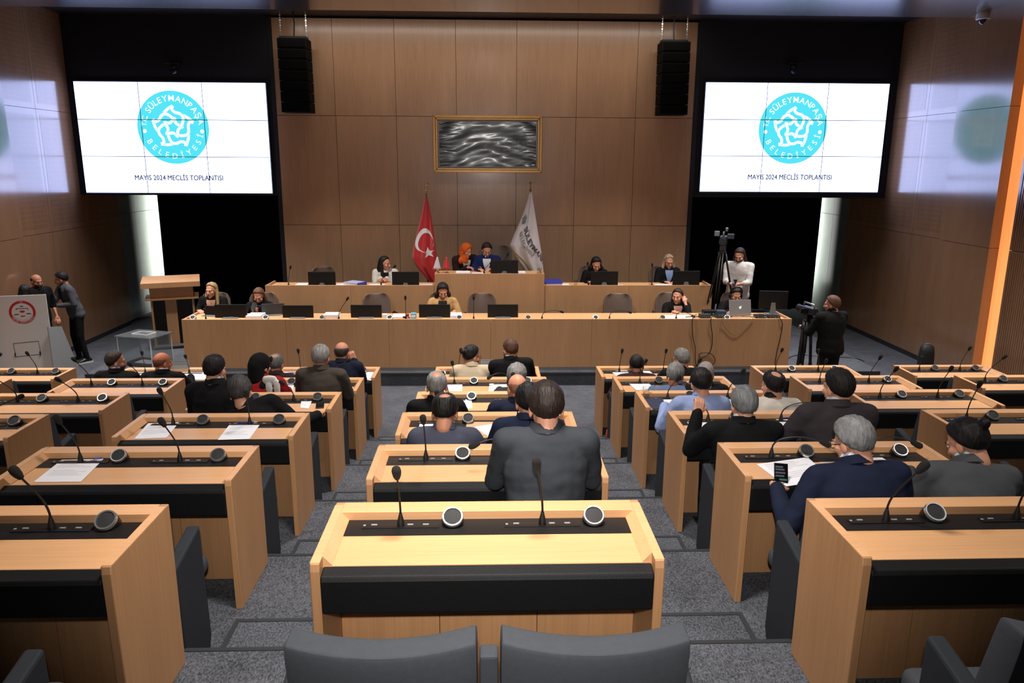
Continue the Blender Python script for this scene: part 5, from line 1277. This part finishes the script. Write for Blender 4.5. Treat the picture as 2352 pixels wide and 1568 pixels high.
aud('R', 4, 1610, 882, .76, 'person in light blue shirt, fourth row right of middle', cloth=(142, 158, 200), collar=False, shirt=(142, 158, 200), lean=14, head=(2, 16, 0), hair=('short', BLACKH, .014), bw=1.03, trousers=(44, 50, 66), hl=(-.24, .38, .79))
aud('R', 4, 1775, 887, .78, 'person in cream cardigan, fourth row right of middle', cloth=(216, 208, 196), collar=False, shirt=(24, 24, 26), lean=10, head=(20, 10, 0), hair=('crown', BLACKH, .012), bw=1.05)
aud('R', 3, 1708, 932, .78, 'person in black suit raising the left hand, third row right of middle', cloth=(12, 13, 14), shirt=(224, 224, 228), lean=10, head=(2, 12, 0), hair=('short', (132, 134, 134), .013, (84, 85, 85)), bw=1.15, hl=(-.25, .32, .94), hands=('grip', 'rest'))
aud('R', 3, 1924, 893, .84, 'person in brown grey suit, third row right of middle', cloth=(52, 47, 50), shirt=(196, 200, 206), lean=8, head=(20, 8, 0), hair=('short', BLACKH, .014), bw=1.18, hl=(-.30, .42, .79))
navy = aud('R', 2, 1960, 1018, .72, 'person in navy suit and glasses holding a lit phone, second row', cloth=(22, 29, 50), shirt=(226, 228, 234), lean=24, side=-3, head=(24, 24, 0), hair=('short', (146, 146, 146), .015, (92, 93, 94)), glasses=True, bw=1.18, hl=(-.36, .36, .74), hands=('grip', 'rest'), trousers=(26, 32, 52), lt=.5)
aud('R', 2, 2222, 1020, .62, 'person in grey jacket bent low, second row right of middle', cloth=(75, 77, 80), shirt=(190, 216, 222), lean=28, side=4, head=(24, 30, 0), hair=('short', BLACKH, .015), extra_hair=[((.0, -.105, .07), (.0, -.13, .085), .032, .03)], beard=(96, 92, 90), bw=1.15, lt=.5)
hm = navy['hands'][-1]; c_ = hm @ V((-.02, .11, .03))
ph = phone(None, 0, 'lit phone with chat bubbles held by the person in navy and glasses', loc=c_, rot=(R(52), 0, R(-14)), lit=True)
# ---- lower podium, facing the hall
LONG = [((-.055, -.025, .06), (-.088, -.01, -.05), .034, .028), ((.055, -.025, .06), (.088, -.01, -.05), .034, .028), ((-.088, -.01, -.05), (-.102, .03, -.20), .03, .03), ((.088, -.01, -.05), (.102, .03, -.20), .03, .03), ((-.102, .03, -.2), (-.09, .07, -.32), .03, .014), ((.102, .03, -.2), (.09, .07, -.32), .03, .014), ((0, -.06, .02), (0, -.08, -.14), .072, .08), ((0, -.08, -.14), (0, -.085, -.26), .08, .05)]
MEDI = LONG[:2]+[((-.088, .0, -.05), (-.10, .02, -.14), .045, .03), ((.088, .0, -.05), (.10, .02, -.14), .045, .03)]+LONG[6:]
def stage(px, py, Y, zf, label, **kw): return person(label, px, py, Y, zf, rot=180+kw.pop('turn', 0), group=kw.pop('group', GP), **kw)
bl = stage(486, 668, 12.45, .2, 'person in black blazer at the left end of the lower podium', male=False, cloth=(11, 11, 12), vneck=True, under=(196, 150, 128), head=(-14, 2, 0), hair=('short', (188, 160, 110), .014, (120, 92, 60)), extra_hair=LONG, bw=.9, hl=(-.14, .34, .80), hr=(.14, .34, .82))
pw = stage(595, 680, 12.42, .2, 'person in dark blazer looking down at a phone, lower podium', male=False, cloth=(14, 14, 16), vneck=True, under=(60, 58, 60), head=(0, 26, 0), hair=('short', (122, 82, 54), .013, (80, 52, 36)), extra_hair=LONG, bw=.88, hl=(-.05, .28, .85), hr=(.07, .28, .85), hands=('grip', 'grip'))
c_ = (pw['hands'][-1].translation+pw['hands'][1].translation)/2
phone(None, 0, 'dark phone held up at the left part of the lower podium', loc=c_+V((0, -.07, .04)), rot=(R(-40), 0, R(180)))
stage(1017, 670, 12.4, .2, 'person in beige jacket at the lower podium', male=False, cloth=(190, 150, 100), vneck=True, under=(40, 34, 32), head=(8, 24, 0), hair=('short', (26, 20, 18), .024), extra_hair=MEDI, bw=.98, hl=(-.20, .36, .80), hr=(.16, .36, .80))
stage(1556, 682, 12.4, .2, 'person in black blouse touching an ear at the lower podium', male=False, cloth=(11, 11, 12), vneck=True, under=(196, 146, 124), collar=False, head=(-28, 4, 0), hair=('short', (44, 28, 24), .014), extra_hair=[((0, -.05, .02), (0, -.08, -.14), .07, .06), ((.06, -.02, .05), (.085, -.03, -.08), .035, .03)], bw=.95, sleeve=.55, hl=(-.11, .15, .93), hr=(.12, .36, .80), hands=('rest', 'flat'))
hp_ = stage(1690, 678, 12.42, .2, 'person with headphones and black suit behind the laptop', cloth=(11, 11, 12), vneck=True, under=(220, 220, 224), shirt=(220, 220, 224), head=(0, 22, 0), hair=('short', BLACKH, .014), beard=(24, 20, 18), hl=(-.12, .38, .80), hr=(.22, .38, .80), bw=1.08)
m = MB(); m.tube([(.098*sin(a), -.01, .045+.105*cos(a)) for a in [R(-100+200*i/16) for i in range(17)]], .010, 8)
for s_ in (-1, 1): m.ball((s_*.092, -.005, -.01), (.022, .036, .042), 14, 10)
m.v = [tuple(hp_['MH'] @ V(v)) for v in m.v]; m.build('headphones', BLKM, hp_['root'], smooth=1)
# ---- raised podium
stage(884, 606, 13.72, .5, 'person in white jacket turned aside at the raised podium', male=False, cloth=(216, 210, 202), vneck=True, under=(20, 20, 22), head=(62, 4, 0), turn=0, hair=('short', BLACKH, .013), extra_hair=LONG, bw=.95, lean=14, hl=(-.05, .34, .84), hr=(.06, .34, .84))
oh = stage(1071, 576, 13.66, .7, 'person in orange headscarf bending over the presiding podium', turn=24, lean=30, head=(20, 18, 0), male=False, cloth=(41, 22, 21), vneck=True, under=(214, 210, 208), scarf=(208, 94, 34), hair=('none', BLACKH), hl=(-.20, .44, .82), hr=(.06, .44, .84), hands=('flat', 'rest'), group=GP, lt=.5)
stage(1118, 575, 13.72, .7, 'person in blue suit and white shirt reading at the presiding podium', cloth=(24, 37, 85), vneck=True, under=(224, 224, 230), shirt=(224, 224, 230), lean=10, head=(10, 26, 0), hair=('short', DARKH, .016), bw=1.05, hl=(-.08, .40, .82), hr=(.14, .42, .82))
stage(1369, 608, 13.62, .5, 'person in black jacket bent over the raised podium near the blue binder', male=False, cloth=(12, 12, 13), vneck=True, under=(200, 200, 206), lean=14, head=(8, 24, 0), hair=('short', (16, 14, 14), .017), extra_hair=MEDI, bw=.95, hl=(-.14, .36, .80), hr=(.16, .36, .80))
stage(1536, 602, 13.68, .5, 'person in black jacket over light blue top, right of the raised podium', male=False, cloth=(14, 14, 16), vneck=True, under=(132, 156, 200), lean=6, head=(4, 12, 0), hair=('short', (190, 172, 146), .014, (138, 112, 84)), extra_hair=LONG+[((-.09, .07, -.32), (-.08, .075, -.42), .03, .015), ((.09, .07, -.32), (.08, .075, -.42), .03, .015)], bw=.9, hl=(-.08, .34, .80), hr=(.12, .34, .80), glasses=True)
# ---- people standing
lh = person('person in white shirt standing with a phone before the right curtain', 1699, 588, 12.95, .2, rot=180-28, seat=False, lean=4, head=(-4, 24, 0), cloth=(214, 210, 208), collar=False, shirt=(214, 210, 208), sleeve=.45, trousers=(22, 22, 24), hair=('short', (44, 28, 24), .014), extra_hair=LONG+[((0, -.085, -.2), (0, -.09, -.34), .08, .04), ((-.098, .045, -.2), (-.10, .02, -.36), .035, .02)], beard=(30, 22, 20), hl=(-.06, .34, 1.17), hr=(.06, .34, 1.17), hands=('grip', 'grip'), group=GS, bw=1.05)
c_ = (lh['hands'][-1].translation+lh['hands'][1].translation)/2
phone(None, 0, 'black phone held by the standing person in white shirt', loc=c_+V((-.03, -.07, .04)), rot=(R(-20), 0, R(152)))
person('person in black jacket standing at the camcorder right of the podium', 1911, 700, 10.12, 0, rot=14, seat=False, lean=4, head=(34, 6, 0), cloth=(13, 13, 14), collar=False, shirt=(22, 22, 24), trousers=(20, 20, 22), hair=('short', (92, 62, 44), .014), hl=(-.20, .34, 1.12), hr=(.16, .34, 1.10), hands=('grip', 'grip'), group=GS, bw=1.15, deep=1.15)
person('person in black short-sleeved top standing behind the white booth', 84, 647, 12.3, 0, rot=180+60, seat=False, lean=2, head=(0, 10, 0), cloth=(13, 13, 14), collar=False, sleeve=.1, trousers=(24, 24, 26), skin=SK2, hair=('bald', DARKH, .003), beard=(34, 26, 24), hl=(-.20, .12, .86), hr=(.22, .06, .80), group=GS)
person('person in grey blazer and white-soled trainers standing by the left wall', 141, 642, 12.72, 0, rot=180-42, seat=False, lean=16, head=(-30, 16, 0), cloth=(82, 83, 88), vneck=True, under=(18, 18, 20), shirt=(20, 20, 22), trousers=(16, 16, 18), skin=SK2, hair=('short', BLACKH, .014), hl=(-.06, .26, 1.02), hr=(-.02, .38, 1.26), hands=('flat', 'flat'), shoes=(22, 22, 24), group=GS, stance=.035)
person('person in black with back turned, half hidden behind the white booth', 58, 672, 11.72, 0, rot=20, seat=False, lean=2, head=(0, 6, 0), male=False, cloth=(12, 12, 13), collar=False, hair=('short', (14, 13, 13), .018), extra_hair=LONG, hl=(-.2, .1, .8), hr=(.2, .1, .8), group=GS, bw=.9)

bpy.data.scenes.remove(TMPS)
